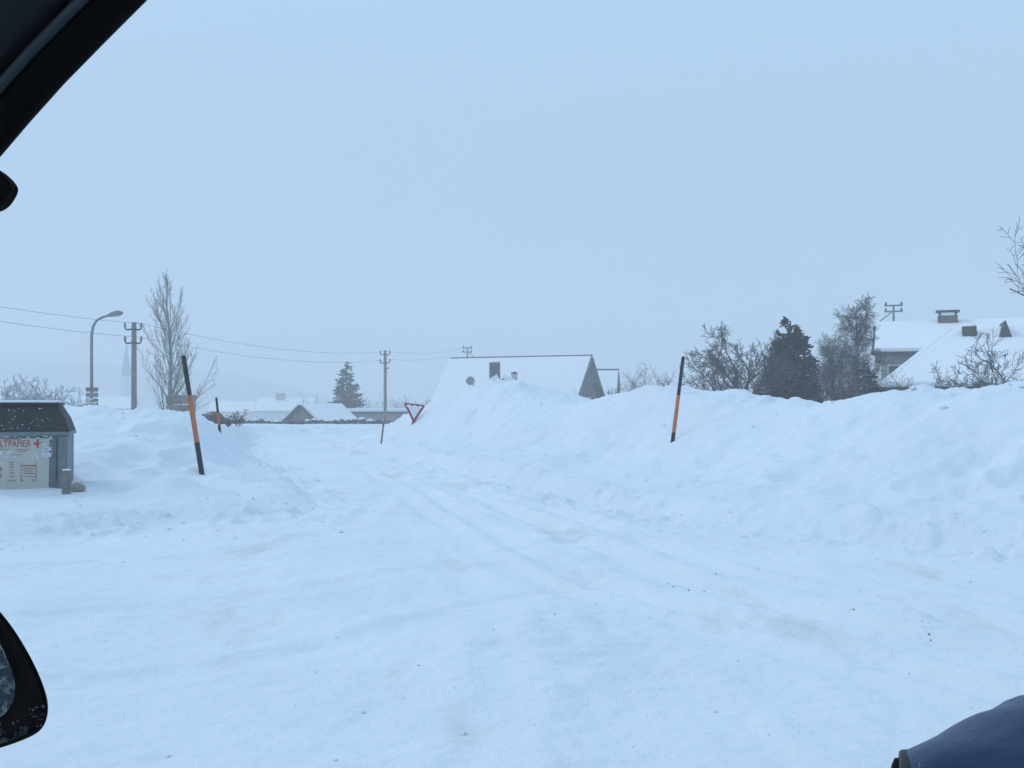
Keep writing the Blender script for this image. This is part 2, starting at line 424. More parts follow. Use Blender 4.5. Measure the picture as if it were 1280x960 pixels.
BRICKCH = mat('chimney_brick', (.13,.095,.08), .9, col2=(.17,.13,.11), vscale=9)
GLASS = mat('window_glass', (.03,.035,.04), .1, spec=.6)
TILE = mat('roof_edge', (.11,.095,.09), .85, var=.3)

# ------------------------------------------------------------------ trees
def grow(mbs, p, d, L, r, lvl, cfg, rg):
    nseg = cfg['seg'][lvl]; jit = cfg['jit'][lvl]; trop = cfg['trop'][lvl]
    pts = [Vector(p)]; rad = [r]; dd = Vector(d).normalized(); dirs = [dd.copy()]
    for i in range(nseg):
        dd = (dd + Vector((rg.gauss(0,jit), rg.gauss(0,jit), rg.gauss(0,jit))) + Vector((0,0,trop))).normalized()
        pts.append(pts[-1] + dd * L/nseg); rad.append(max(r * (1 - (i+1)/nseg * cfg['taper'][lvl]), cfg['rmin'])); dirs.append(dd.copy())
    mbs[0 if lvl == 0 else 1].tube(pts, rad, 7 if lvl == 0 else (4 if lvl == 1 else 3), cap=False)
    if lvl + 1 >= len(cfg['seg']): return
    nc = cfg['kids'][lvl]; st = cfg['start'][lvl]
    for k in range(nc):
        f = st + (1-st) * (k + rg.random()) / nc
        i = min(int(f*nseg), nseg-1); u = f*nseg - i
        q = pts[i].lerp(pts[i+1], min(max(u,0),1)); rr = rad[i]*(1-u) + rad[i+1]*u
        ax = dirs[i].orthogonal(); ax.rotate(Quaternion(dirs[i], rg.uniform(0, 6.283)))
        ang = R(cfg['ang'][lvl] + rg.gauss(0, 9))
        cdv = dirs[i].copy(); cdv.rotate(Quaternion(ax, ang))
        ll = L * cfg['ratio'][lvl] * rg.uniform(.65, 1.2) * (1 - cfg['short'][lvl]*(f-st)/(1.001-st))
        grow(mbs, q, cdv, ll, max(rr*cfg['rr'][lvl], cfg['rmin']), lvl+1, cfg, rg)

APPLE = dict(seg=[5,7,6,5,4], jit=[.14,.16,.15,.13,.10], trop=[.05,.02,.03,.03,.0], taper=[.45,.78,.82,.8,.7], rmin=.005,
             kids=[9,9,8,6], start=[.35,.18,.12,.1], ang=[56,46,45,42], ratio=[.95,.55,.52,.5], short=[.3,.4,.4,.3], rr=[.46,.45,.42,.45])
POPLAR = dict(seg=[9,8,6,5], jit=[.03,.06,.09,.12], trop=[.0,.11,.10,.06], taper=[.85,.85,.8,.7], rmin=.008,
              kids=[44,9,6], start=[.05,.12,.1], ang=[36,22,24], ratio=[.40,.45,.42], short=[.55,.35,.3], rr=[.33,.5,.55])
BIRCH = dict(seg=[9,7,6,5], jit=[.04,.12,.18,.2], trop=[.02,.04,-.02,-.06], taper=[.88,.85,.8,.7], rmin=.0055,
             kids=[60,13,10], start=[.10,.12,.08], ang=[44,40,40], ratio=[.36,.5,.5], short=[.62,.35,.3], rr=[.30,.45,.6])
SHRUB = dict(seg=[2,6,5,4], jit=[.1,.13,.18,.2], trop=[.0,.06,.05,.0], taper=[.3,.8,.8,.7], rmin=.006,
             kids=[13,10,8], start=[.1,.12,.1], ang=[46,36,38], ratio=[2.6,.5,.45], short=[0,.4,.3], rr=[.42,.55,.6])
FBUSH = dict(SHRUB, rmin=.018, kids=[12,9,6])
def bare_tree(name, label, px, Y, top_py, cfg, seed, trunk_frac=1.0, r0=.14, lean=(0,0), bark=None, twig=None, group=None, zb=None, cat='tree', trunkname='trunk', crown='crown'):
    x = XZ(px, Y); z = H(x, Y) - .15 if zb is None else zb
    top = EYE - (top_py - HOR)*Y/F; Ht = top - z
    rg = random.Random(seed); mbs = [MB(), MB()]
    grow(mbs, (0,0,0), (lean[0], lean[1], 1), Ht*trunk_frac, r0, 0, cfg, rg)
    allz = max(v[2] for v in mbs[1].v + mbs[0].v); k = Ht/allz
    t = thing(name, label, cat, (x, Y, z), group)
    for mb, nm, m in ((mbs[0], trunkname, bark or BARK), (mbs[1], crown, twig or TWIG)):
        mb.v = [(x + a*k, Y + b*k, z + c*k) for a, b, c in mb.v]
        mb.build(nm, m, t, smooth=True)
    return t
def conifer(name, label, px, Y, top_py, half_px, seed, m=None, group=None, dens=1.0, low=.06, power=.85):
    x = XZ(px, Y); z = H(x, Y) - .1; Ht = EYE - (top_py-HOR)*Y/F - z; Rm = half_px*Y/F
    rg = random.Random(seed); t = thing(name, label, 'tree', (x, Y, z), group)
    tr = MB(); tr.tube([(x,Y,z-.1),(x+.03,Y,z+Ht*.5),(x,Y,z+Ht*.97)], [.16,.09,.02], 7)
    tr.build('trunk', BARK, t, smooth=True)
    cb = MB(); nbr = int(330*dens)
    for i in range(nbr):
        f = low + (1-low)*(1-math.sqrt(rg.random()))
        a = rg.uniform(0, 6.283)
        lobe = 1 + .16*math.sin(3*a + 9*f + seed) + .12*math.sin(5*a - 14*f)
        ln = (Rm*((1-f)**power)*lobe*rg.uniform(.78, 1.12) + .16)
        zz = z + f*Ht; ns = max(3, int(ln/.10)); dr = rg.uniform(-.05, .35)
        for kq in range(ns):
            u = .25 + .75*(kq+rg.random())/ns
            c = Vector((x + math.cos(a)*ln*u, Y + math.sin(a)*ln*u, zz + ln*(.25*u*u - dr*u) + rg.gauss(0,.04)))
            for _ in range(3):
                sz = rg.uniform(.12,.24)*(1.15-.4*u)
                dv = Vector((math.cos(a)+rg.gauss(0,.7), math.sin(a)+rg.gauss(0,.7), rg.gauss(.05,.5))).normalized()*sz
                sv = dv.cross(Vector((rg.gauss(0,.5),rg.gauss(0,.5),1))).normalized()*sz*.36
                cb.add([c-dv*.4-sv*.5, c-dv*.4+sv*.5, c+dv*.5+sv, c+dv*1.1, c+dv*.5-sv], [(0,1,2,3,4)])
    cb.build('crown', m or NEEDLE, t)
    return t

FTWIG = mat('rimed_twig', (.07,.06,.056), .9, col2=(.13,.12,.115), vscale=3, snow=.8, snow_dir=.65)
# right side, behind the ploughed bank
bare_tree('fruit_tree', 'spreading bare fruit tree left of the dark conifer behind the bank', 936, 34, 406, APPLE, 11, .46, .12, lean=(.02,0), group='bare fruit trees')
conifer('conifer_tree', 'dense dark conifer between the bare fruit tree and the birch', 988, 35, 396, 47, 3, dens=2.3, low=.02, power=.70)
bare_tree('birch_tree', 'tall bare feathery birch left of the large snowy house', 1070, 37, 362, BIRCH, 8, 1.0, .12, bark=BARK, twig=TWIG)
bare_tree('garden_tree', 'dense bare grey tree between the dark conifer and the birch', 1040, 36, 408, dict(BIRCH, ratio=[.5,.5,.5]), 14, 1.0, .10, twig=FTWIG)
conifer('conifer_tree', 'low dark bushy conifer under the birch beside the house wall', 1080, 36.5, 446, 36, 15, dens=.7, low=.0)
SHG = 'bare shrubs behind the ploughed bank'
for i, (px, Y, tp, lb) in enumerate([
    (806, 33, 460, 'low bare shrub at the left end of the hedge, left of the right snow pole'),
    (832, 33, 452, 'bare arching shrub just left of the right snow pole'),
    (864, 33, 464, 'bare shrub just right of the right snow pole'),
    (893, 34, 456, 'bare shrub right of the right snow pole, touching the fruit tree'),
    (952, 33, 440, 'bare twiggy shrub at the left foot of the dark conifer'),
    (1018, 33, 430, 'bare twiggy shrub at the right foot of the dark conifer'),
    (1056, 34, 430, 'bare twiggy shrub in front of the birch trunk'),
    (1092, 34, 445, 'bare twiggy shrub at the left corner of the large snowy house'),
    (1190, 30, 466, 'low bare shrub before the eave of the large snowy house')]):
    bare_tree('shrub', lb, px, Y, tp, SHRUB, 30+i, .33, .05, group=SHG, cat='shrub', trunkname='stem')
bare_tree('fruit_tree', 'bare leaning fruit tree in front of the large snowy house', 1238, 27, 407, dict(APPLE, kids=[9,9,7,4], start=[.45,.2,.12,.1], ang=[66,46,45,42]), 24, .55, .085, lean=(-.2,0), group='bare fruit trees')
bare_tree('fruit_tree', 'tall bare tree at the right edge, only its branch tips showing', 1515, 25, 222, dict(APPLE, start=[.6,.2,.12,.1], kids=[9,8,6,4], ang=[66,46,45,42]), 29, .5, .15, lean=(-.05,0), group='bare fruit trees')
bare_tree('shrub', 'bare bush at the right edge below the tall tree', 1290, 25, 440, SHRUB, 61, .33, .05, group=SHG, cat='shrub', trunkname='stem')
# centre and left
bare_tree('poplar_tree', 'tall bare slender poplar behind the leaning left snow pole', 211, 60, 336, POPLAR, 9, 1.0, .19, bark=PALEBARK, twig=PALEBARK)
conifer('conifer_tree', 'hazy conifer behind the low snowy roof in the distance', 433, 88, 450, 27, 21, dens=1.6, low=.02, power=.8)
for i, (px, Y, tp, lb) in enumerate([
    (414, 88, 482, 'hazy bare bush left of the distant conifer'),
    (452, 88, 484, 'hazy bare bush right of the distant conifer'),
    (466, 90, 488, 'hazy low bush between the distant conifer and the wooden pole'),
    (508, 92, 492, 'hazy bare bush behind the yield sign'),
    (528, 92, 495, 'hazy low bush right of the yield sign, at the end of the low roof')]):
    bare_tree('shrub', lb, px, Y, tp, SHRUB, 80+i, .33, .07, group='hazy bushes in the distance', cat='shrub', trunkname='stem')
bare_tree('shrub', 'small bare bush growing right of the brown boulder', 295, 36, 511, dict(SHRUB, kids=[9,6,4]), 91, .30, .02, cat='shrub', trunkname='stem')
for i, (px, tp, lb) in enumerate([(712, 484, 'low bare bush left of the dark gable'), (740, 488, 'low bare bush before the dark gable'), (760, 483, 'low bare bush between the dark gable and the far house')]):
    bare_tree('shrub', lb, px, 62, tp, SHRUB, 95+i, .33, .05, group='bushes by the steep-roofed house', cat='shrub', trunkname='stem')
bare_tree('garden_tree', 'hazy round bare tree behind the small far house', 774, 118, 445, SHRUB, 99, .36, .12, cat='tree')
for i, (px, tp, lb) in enumerate([(5, 472, 'frosted white bush above the paper container at the left edge'), (35, 468, 'tallest frosted white bush behind the paper container'),
                                  (56, 482, 'frosted white bush above the right end of the container lid'), (64, 494, 'low frosted white bush left of the street lamp')]):
    bare_tree('frosted_bush', lb, px, 33, tp-2, FBUSH, 70+i, .33, .09, bark=FROST, twig=FROST, group='frosted bushes behind the container', cat='shrub', trunkname='stem')

# ------------------------------------------------------------------ houses
def face(mb, pts): mb.add([Vector(p) for p in pts], [tuple(range(len(pts)))])
def slab(mb, pts, thick):
    """roof sheet with thickness, pts counter-clockwise from above"""
    a, b, c = (Vector(p) for p in pts[:3]); nrm = (b-a).cross(c-b).normalized()
    if nrm.z < 0: pts = list(reversed(pts)); nrm = -nrm
    mb.prism([Vector(p) for p in pts], (0,0,0), nrm*thick)
def gable_house(name, label, cx, cy, zb, L, W, eave, ridge, rot, wallm, gablem, over=.35, snow=.22, chim=()):
    """ridge along local x; returns the thing and a local->world function"""
    t = thing(name, label, 'house', (cx, cy, zb)); ca, sa = math.cos(rot), math.sin(rot)
    def Wd(x, y, z): return Vector((cx + x*ca - y*sa, cy + x*sa + y*ca, zb + z))
    b = MB(); e = eave; 
    pr = [Wd(-L/2,-W/2,-.4), Wd(-L/2,W/2,-.4), Wd(-L/2,W/2,e), Wd(-L/2,-W/2,e)]
    b.prism(pr, (0,0,0), Wd(L,0,0)-Wd(0,0,0)); b.build('wall', wallm, t)
    for sx in (-1, 1):
        g = MB(); p = [Wd(sx*L/2,-W/2,e+.003), Wd(sx*L/2,W/2,e+.003), Wd(sx*L/2,0,ridge-.03)]
        g.prism(p, (0,0,0), Wd(-sx*.12,0,0)-Wd(0,0,0)); g.build('gable', gablem, t)
    sl = (ridge-e)/(W/2)
    rf = None
    for sy in (-1, 1):
        r = MB(); ye = sy*(W/2+over); ze = e - sl*over
        pts = [Wd(-L/2-over, ye, ze), Wd(L/2+over, ye, ze), Wd(L/2+over, 0, ridge), Wd(-L/2-over, 0, ridge)]
        slab(r, pts, .14); rf = r.build('roof', TILE, t)
        sb = MB(); i = .10
        pts = [Wd(-L/2-over+i, ye-sy*.02, ze+.145*1.25), Wd(L/2+over-i, ye-sy*.02, ze+.145*1.25), Wd(L/2+over-i, sy*.08, ridge+.145*1.25-.08*sl), Wd(-L/2-over+i, sy*.08, ridge+.145*1.25-.08*sl)]
        slab(sb, pts, snow); sb.build('snow_cover', M_SNOW, rf)
    return t, Wd, rf
def window(t, c, ux, w_, h_, nrm):
    """frame, pane and sill set in a wall at c"""
    ux = Vector(ux).normalized(); up = Vector((0,0,1)); nrm = Vector(nrm).normalized()
    def rect(mb, a, b_, z0, z1, d0, d1):
        p = [c+ux*a+up*z0, c+ux*b_+up*z0, c+ux*b_+up*z1, c+ux*a+up*z1]; mb.prism(p, nrm*d0, nrm*d1)
    f = MB(); k = .07
    rect(f, -w_/2, -w_/2+k, 0, h_, -.02, .05); rect(f, w_/2-k, w_/2, 0, h_, -.02, .05)
    rect(f, -w_/2+k, w_/2-k, h_-k, h_, -.02, .05); rect(f, -w_/2+k, w_/2-k, 0, k, -.02, .05); rect(f, -.025, .025, k, h_-k, -.02, .045)
    fo = f.build('window', mat('window_frame', (.6,.6,.58), .6), t)
    g = MB(); rect(g, -w_/2+k, w_/2-k, k, h_-k, -.02, .015); g.build('pane', GLASS, fo)
    s_ = MB(); rect(s_, -w_/2-.06, w_/2+.06, -.05, -.003, -.02, .12); s_.build('sill', WALLPALE, fo)
def chimney(t, c, w_, d_, h_, m=BRICKCH, cap=True, name='chimney', sink=.8):
    b = MB(); b.box(c.x-w_/2, c.x+w_/2, c.y-d_/2, c.y+d_/2, c.z-sink, c.z+h_); o = b.build(name, m, t)
    if cap:
        for sx in (-1,1):
            l = MB(); l.box(c.x+sx*(w_/2-.08)-.05, c.x+sx*(w_/2-.08)+.05, c.y-d_/2+.05, c.y+d_/2-.05, c.z+h_, c.z+h_+.17); l.build('cap_support', BRICKCH, o)
        k = MB(); k.box(c.x-w_/2-.09, c.x+w_/2+.09, c.y-d_/2-.09, c.y+d_/2+.09, c.z+h_+.17, c.z+h_+.25); k.build('cap', DARKMETAL, o)
        s_ = MB(); s_.box(c.x-w_/2+.14, c.x+w_/2-.14, c.y-d_/2-.0, c.y+d_/2-.06, c.z+h_+.002, c.z+h_+.14); s_.build('snow_cover', M_SNOW, o)
    else:
        s_ = MB(); s_.blob((c.x, c.y, c.z+h_+.02), w_*.5, d_*.5, .10, 3, .1); s_.build('snow_cover', M_SNOW, o, smooth=True)
    return o
def roof_stand(t, base, h_, arm, brace=1):
    """mains mast standing on the ridge"""
    b = MB(); b.tube([base-Vector((0,0,.25)), base+Vector((0,0,h_))], .05, 8); m = b.build('mast', STEEL, t)
    for k in (.62, .95):
        a = MB(); a.tube([base+Vector((-arm,0,h_*k)), base+Vector((arm,0,h_*k))], .04, 6); a.build('crossarm', STEEL, m)
        for sx in (-1, 1):
            i_ = MB(); i_.tube([base+Vector((sx*arm*.85,0,h_*k+.03)), base+Vector((sx*arm*.85,0,h_*k+.17))], [.05,.035], 6); i_.build('insulator', DARKMETAL, m)
    a = MB(); a.tube([base+Vector((0,0,h_*.66)), base+Vector((brace*h_*.9,.05,-.05))], .025, 6); a.build('brace', STEEL, m)

# steep-roofed house in the middle
Yc = 78.0; ap = P(741, 445, 76.5); rot = R(-24)
L_, W_ = 11.0, 8.4; zb = -1.6; rdg = ap.z - zb - .2
ccx = ap.x - math.cos(rot)*(L_/2+.35); ccy = ap.y - math.sin(rot)*(L_/2+.35)
hs, Wd, rf = gable_house('house', 'steep snow-covered house with dark gable behind the tall central snow heap', ccx, ccy, zb, L_, W_, 1.75, rdg, rot, WALLPALE, TIMBER, snow=.16)
rb = Wd(-L_/2+1.15, 0, rdg+.1); roof_stand(hs, rb, .95, .36)
ridge_cap = MB(); ridge_cap.tube([Wd(-L_/2-.3,0,rdg+.22), Wd(L_/2+.32,0,rdg+.22)], .09, 8); ridge_cap.build('ridge_cap', TILE, hs)
ROOF_STAND_TOP = rb + Vector((0,0,.95))
window(hs, Wd(L_/2+.001, 0, 2.3), Wd(0,1,0)-Wd(0,0,0), 1.0, 1.1, Wd(1,0,0)-Wd(0,0,0))
# small gabled house right behind the heap
apx = P(623, 468, 56); zb2 = -1.0; rd2 = apx.z - zb2 - .35
h2, Wd2, rf2 = gable_house('house', 'small gabled roof with chimney half buried behind the central snow heap', apx.x, 60, zb2, 7.0, 6.4, 1.75, rd2, R(92), WALL, WALL, snow=.26)
chimney(h2, P(618.5, 468, 59), .6, .6, .66, mat('grey_chimney', (.14,.12,.115), .9, var=.3, vscale=8), cap=False)
vb = MB(); vp = P(643, 474, 58); vb.tube([vp-Vector((0,0,.5)), vp+Vector((0,0,.30))], .17, 8); vo = vb.build('vent_pipe', WALLPALE, h2)
vb = MB(); vb.tube([vp+Vector((0,0,.30)), vp+Vector((0,0,.34)), vp+Vector((0,0,.42))], [.2,.2,.03], 8); vb.build('vent_cap', DARKMETAL, vo)
db = MB(); dpt = P(588, 476, 57)
rings = []; nd = 14
for k, (rr, dy) in enumerate([(0.001,.10),(.14,.07),(.24,.0),(.24,-.015)]):
    rings += [(dpt.x + rr*math.cos(2*math.pi*j/nd), dpt.y + dy, dpt.z + rr*math.sin(2*math.pi*j/nd)) for j in range(nd)]
db.add(rings, [(k*nd+j, k*nd+(j+1)%nd, (k+1)*nd+(j+1)%nd, (k+1)*nd+j) for k in range(3) for j in range(nd)])
do = db.build('satellite_dish', mat('dish_grey', (.30,.31,.32), .6), h2, smooth=True)
db = MB(); db.tube([dpt+Vector((0,.1,0)), dpt+Vector((.35,.9,-.55))], .03, 6); db.tube([dpt+Vector((0,.05,-.2)), dpt+Vector((0,-.3,-.05))], .015, 5); db.build('dish_mount', STEEL, do)
# small far house to its right
ap3 = P(760, 462, 98); zb3 = -2.3
h3, Wd3, _ = gable_house('house', 'small hazy snow-roofed house right of the dark gable', XZ(772,98)-3.6, ap3.y+1, zb3, 7.0, 5.6, 3.3, ap3.z-zb3-.3, R(-10), WALL, WALL, snow=.2)
b = MB(); rr3 = ap3.z-zb3-.3
b.tube([Wd3(-3.8,0,rr3+.32), Wd3(3.84,0,rr3+.32)], .08, 6); b.build('ridge_cap', TILE, h3)
# shed
sp = P(377, 503, 66); zs = -1.7
sh, Wds, _ = gable_house('shed', 'small wooden shed with snowy pitched roof beyond the stone wall', sp.x+.82, sp.y+2.0, zs, 4.4, 3.3, 1.45, sp.z-zs-.28, R(68), WOODGREY, WOODGREY, snow=.14, over=.25)
sh['category'] = 'shed'
for k in range(9):   # boards of the front gable
    x = -1.48 + k*.37; top = 1.45 + (sp.z-zs-.28-1.45)*(1-min(1,(abs(x)+.17)/1.65)) - .02
    b = MB(); o_ = Wds(0,0,0)
    p = [Wds(-2.2-.001, x-.178, -.2), Wds(-2.2-.001, x+.178, -.2), Wds(-2.2-.001, x+.178, top), Wds(-2.2-.001, x-.178, top)]
    b.prism(p, (0,0,0), Wds(-.03-.006*(k%2),0,0)-o_); b.build('board', WOODGREY, sh)
# long low building
lb_ = thing('low_building', 'long low grey outbuilding with flat snowy roof behind the stone wall', 'building', (XZ(490,76), 78, -1.8))
x0, x1 = XZ(432,76), XZ(560,76); zt = P(0,515,76).z
b = MB(); b.box(x0, x1, 76, 80, -2.2, zt-.12); b.build('wall', WALL, lb_)
b = MB(); b.box(x0-.2, x1+.2, 75.8, 80.2, zt-.117, zt); ro = b.build('roof', TILE, lb_)
b = MB(); b.box(x0-.15, x1+.15, 75.83, 80.1, zt+.003, zt+.26); b.build('snow_cover', M_SNOW, ro, bevel=.09)
for px in (452, 474, 500):
    window(lb_, Vector((XZ(px,76), 75.999, -.55)), (1,0,0), .8, .7, (0,-1,0))
# faint village
for px, py, Y, Lh, Wh, lab in ((358, 499, 230, 12, 9, 'faint snow-roofed house lost in haze behind the shed'), (135, 497, 280, 14, 10, 'faint pale house lost in haze below the church spire'), (300, 503, 250, 13, 9, 'faint low house lost in haze right of the third snow pole')):
    a = P(px, py, Y); zq = -2.8
    hh, Wq, _ = gable_house('house', lab, a.x, a.y, zq, Lh, Wh, max(1.2,(a.z-zq)*.5), a.z-zq, R(8), WALLPALE, WALLPALE, snow=.2)
    if px == 358: chimney(hh, Wq(-1.2,-.4,a.z-zq-.1), 1.9, 1.4, 1.4, cap=False)
# church
ch = thing('church', 'slender church tower with pointed spire fading in the haze', 'church', (XZ(158,300), 300, -2.8))
cx_ = XZ(158,300); hw = 1.0
b = MB(); zt = P(0,470,300).z; b.box(cx_-hw, cx_+hw, 300-hw, 300+hw, -3.2, zt); b.build('tower', WALLPALE, ch)
b = MB(); z1 = P(0,458,300).z; b.box(cx_-hw*.98, cx_+hw*.98, 300-hw*.98, 300+hw*.98, zt+.003, z1); b.build('belfry', TIMBER, ch)
b = MB(); z2 = P(0,424,300).z; b.tube([(cx_,300,z1), (cx_,300,z1+.8), (cx_,300,z1+(z2-z1)*.5), (cx_,300,z2)], [hw*1.25, hw*.95, hw*.45, .04], 8); sp_ = b.build('spire', DARKMETAL, ch)
b = MB(); b.box(cx_-.05,cx_+.05,299.9,300.1,z2-.1,z2+1.0); b.box(cx_-.3,cx_+.3,299.92,300.04,z2+.55,z2+.65); b.build('cross', DARKMETAL, sp_)

# large house on the right: long main block with a hipped wing in front
TH = R(-20); HO = Vector((XZ(1104,41.5), 41.5, -.5)); hc_, hs_ = math.cos(TH), math.sin(TH)
bh = thing('house', 'large house with broad snow-covered roofs and brick chimney behind the bare trees', 'house', HO)
def Q(px, py, v):
    """pixel -> point on the plane v metres behind the eave, in the house's own unturned frame"""
    a = (px-640)/F; k = (v - HO.x*hs_ + HO.y*hc_)/(hc_ - a*hs_)
    dx, dy = k*a - HO.x, k - HO.y
    return Vector((HO.x + dx*hc_ + dy*hs_, HO.y + v, EYE-(py-HOR)*k/F))
zg = -1.1; fy = HO.y; xe = HO.x + 13.5
rz = Q(1180,403,10.5).z; ez = Q(1125,438,5.4).z; xl = Q(1092,403,10.5).x
b = MB(); b.box(xl+.4, xe, fy+5.9, fy+15, zg, ez-.05); b.build('wall', WALL, bh)
b = MB(); b.prism([Vector((xl+.4,fy+5.9,ez-.045)), Vector((xl+.4,fy+15,ez-.045)), Vector((xl+.4,fy+10.5,rz-.25))], (0,0,0), (.15,0,0)); b.build('gable', TIMBER, bh)
for ya, yb_ in ((fy+5.4, fy+10.5), (fy+15.6, fy+10.5)):
    r = MB(); slab(r, [(xl,ya,ez-.2),(xe+.5,ya,ez-.2),(xe+.5,yb_,rz-.2),(xl,yb_,rz-.2)], .14); main_roof = r.build('roof', TILE, bh)
    q = MB(); dy = .03 if ya < yb_ else -.03
    slab(q, [(xl+.12,ya+dy,ez-.045),(xe+.4,ya+dy,ez-.045),(xe+.4,yb_-2*dy,rz-.05),(xl+.12,yb_-2*dy,rz-.05)], .17); q.build('snow_cover', M_SNOW, main_roof)
    if ya < yb_: front_roof = main_roof
e0 = Q(1104,482,0); rgl = Q(1190,413,5.2); we = Q(1170,482,0).z; wr = rgl.z; wx0 = e0.x; wx1 = rgl.x; wv = fy+5.2
b = MB(); b.box(wx0+.5, xe-.3, fy+.5, fy+5.89, zg, we-.12); b.build('wing_wall', WALLPALE, bh)
hipc = [(wx0,fy,we-.16),(xe,fy,we-.16),(xe,wv,wr-.2),(wx1,wv,wr-.2)]; hipl = [(wx0,fy,we-.16),(wx1,wv,wr-.2),(wx0,fy+9.5,we-.16)]
r = MB(); slab(r, hipc, .12); wroof = r.build('roof', TILE, bh)
r = MB(); slab(r, hipl, .12); r.build('roof', TILE, bh)
def soft(base, thick, parent):
    """snow blanket with a rounded edge"""
    a, b_, c = (Vector(p) for p in base[:3]); nrm = (b_-a).cross(c-b_).normalized()
    if nrm.z < 0: nrm = -nrm
    cen = sum((Vector(p) for p in base), Vector()) / len(base)
    mb = MB(); n_ = len(base); vs = []
    for off, ins in ((.124, .0), (.124+thick*.6, -.02), (.124+thick, .15)):
        for p in base:
            p = Vector(p); vs.append(p + nrm*off + (cen-p).normalized()*ins)
    mb.add(vs, [tuple(range(2*n_, 3*n_))] + [(k*n_+i, k*n_+(i+1)%n_, (k+1)*n_+(i+1)%n_, (k+1)*n_+i) for k in range(2) for i in range(n_)])
    return mb.build('snow_cover', M_SNOW, parent)
soft(hipc, .2, wroof); soft(hipl, .2, wroof)
b = MB(); h0, h1 = Vector(hipc[0]), Vector(hipc[3]); up_ = Vector((-.05,0,.14))
b.tube([h0.lerp(h1, f)+up_ for f in (.0,.25,.5,.75,1.0)], [.17,.19,.19,.19,.17], 10); b.tube([h1+up_, Vector(hipc[2])+up_], .19, 10); b.build('snow_ridge', M_SNOW, wroof, smooth=True)
b = MB(); b.tube([(wx0+.3,fy-.08,we-.13),(xe-.1,fy-.08,we-.13)], .07, 6); b.build('gutter', DARKMETAL, wroof)
b = MB(); b.tube([(xl+.1,fy+5.34,ez-.17),(Q(1150,438,5.4).x,fy+5.34,ez-.17)], .07, 6); b.build('gutter', DARKMETAL, front_roof)
for px in (1150, 1185): 
    q = Q(px, 488, .5); window(bh, Vector((q.x, fy+.499, we-1.25)), (1,0,0), 1.1, .8, (0,-1,0))
q = Q(1124, 438, 5.9); window(bh, Vector((q.x, fy+5.899, ez-1.7)), (1,0,0), 1.0, 1.1, (0,-1,0))
c = Q(1184.5, 406, 10.1); chimney(bh, Vector((c.x, c.y, c.z)), .86, .7, .42, sink=.5)
c = Q(1211.5, 419, 4.4); chimney(bh, c, .55, .5, .36, mat('mossy_chimney', (.075,.07,.05), .9, var=.3), cap=False)
c = Q(1117, 403, 10.5); roof_stand(bh, Vector((c.x, c.y, rz+.05)), .88, .42, -1)
b = MB(); c = Q(1165, 420, 8.0)
b.tube([c-Vector((0,0,.4)), c+Vector((0,0,.10))], .08, 8); b.box(c.x-.2,c.x+.2,c.y-.06,c.y+.06,c.z-.03,c.z+.05); b.build('roof_vent', DARKMETAL, bh)
b = MB(); d0 = Q(1257, 400, 4.0); y0 = Q(1247.5, 424, 4.0); y1 = Q(1266.5, 424, 4.0)
b.prism([y0, y1, Vector((d0.x, y0.y, d0.z))], (0,0,0), (0,2.5,0)); do = b.build('dormer', mat('dormer_slate', (.075,.065,.07), .8, var=.4, vscale=6), bh)
b = MB(); b.prism([Vector((d0.x-.10,y0.y-.001,y0.z+.08)), Vector((d0.x+.10,y0.y-.001,y0.z+.08)), Vector((d0.x+.10,y0.y-.001,y0.z+.30)), Vector((d0.x-.10,y0.y-.001,y0.z+.30))], (0,0,0), (0,-.03,0)); b.build('dormer_window', GLASS, do)
bh.rotation_euler.z = TH

# ------------------------------------------------------------------ wooden power poles, wires, street lamp
def power_pole(label, px, Y, top_py, wbot, low_extra=False):
    x = XZ(px, Y); z = H(x, Y); top = EYE-(top_py-HOR)*Y/F
    t = thing('utility_pole', label, 'utility pole', (x, Y, z), 'wooden utility poles')
    b = MB(); b.tube([(x,Y,z-.6),(x,Y,top)], [wbot/2, wbot*.40], 12); b.build('pole', POLEWOOD, t, smooth=True)
    tips = []
    for dz in (.28, .85):
        a = MB()
        for sx in (-1, 1):
            a.tube([(x,Y-.1,top-dz),(x+sx*.24,Y-.1,top-dz-.04),(x+sx*.32,Y-.1,top-dz),(x+sx*.34,Y-.1,top-dz+.10)], .035, 6)
        ao = a.build('crossarm', DARKMETAL, t)
        for sx in (-1, 1):
            i_ = MB(); c = Vector((x+sx*.34, Y-.1, top-dz+.10)); i_.tube([c, c+Vector((0,0,.06)), c+Vector((0,0,.16))], [.05,.06,.03], 8)
            i_.build('insulator', mat('porcelain', (.20,.17,.15), .4), ao); tips.append(c+Vector((sx*0,0,.12)))
    if low_extra:
        a = MB(); a.tube([(x,Y-.1,top-1.25),(x+.25,Y-.1,top-1.25),(x+.27,Y-.1,top-1.15)], .035, 6); a.build('bracket', DARKMETAL, t)
    return tips
t1 = power_pole('wooden utility pole beside the street lamp at left', 167.5, 44, 403, .25)
t2 = power_pole('farther wooden utility pole standing near the yield sign', 481.5, 73, 438, .25, True)
WIRE = mat('wire', (.05,.05,.055), .6)
def wire(a, b_, sag, label):
    m_ = MB(); pts = []
    for i in range(25):
        t = i/24; p = a.lerp(b_, t); p.z -= sag*4*t*(1-t); pts.append(p)
    m_.tube(pts, .007, 5); o = m_.build('power_line', WIRE); tag(o, label, 'wire', 'overhead power lines'); rebase(o, a)
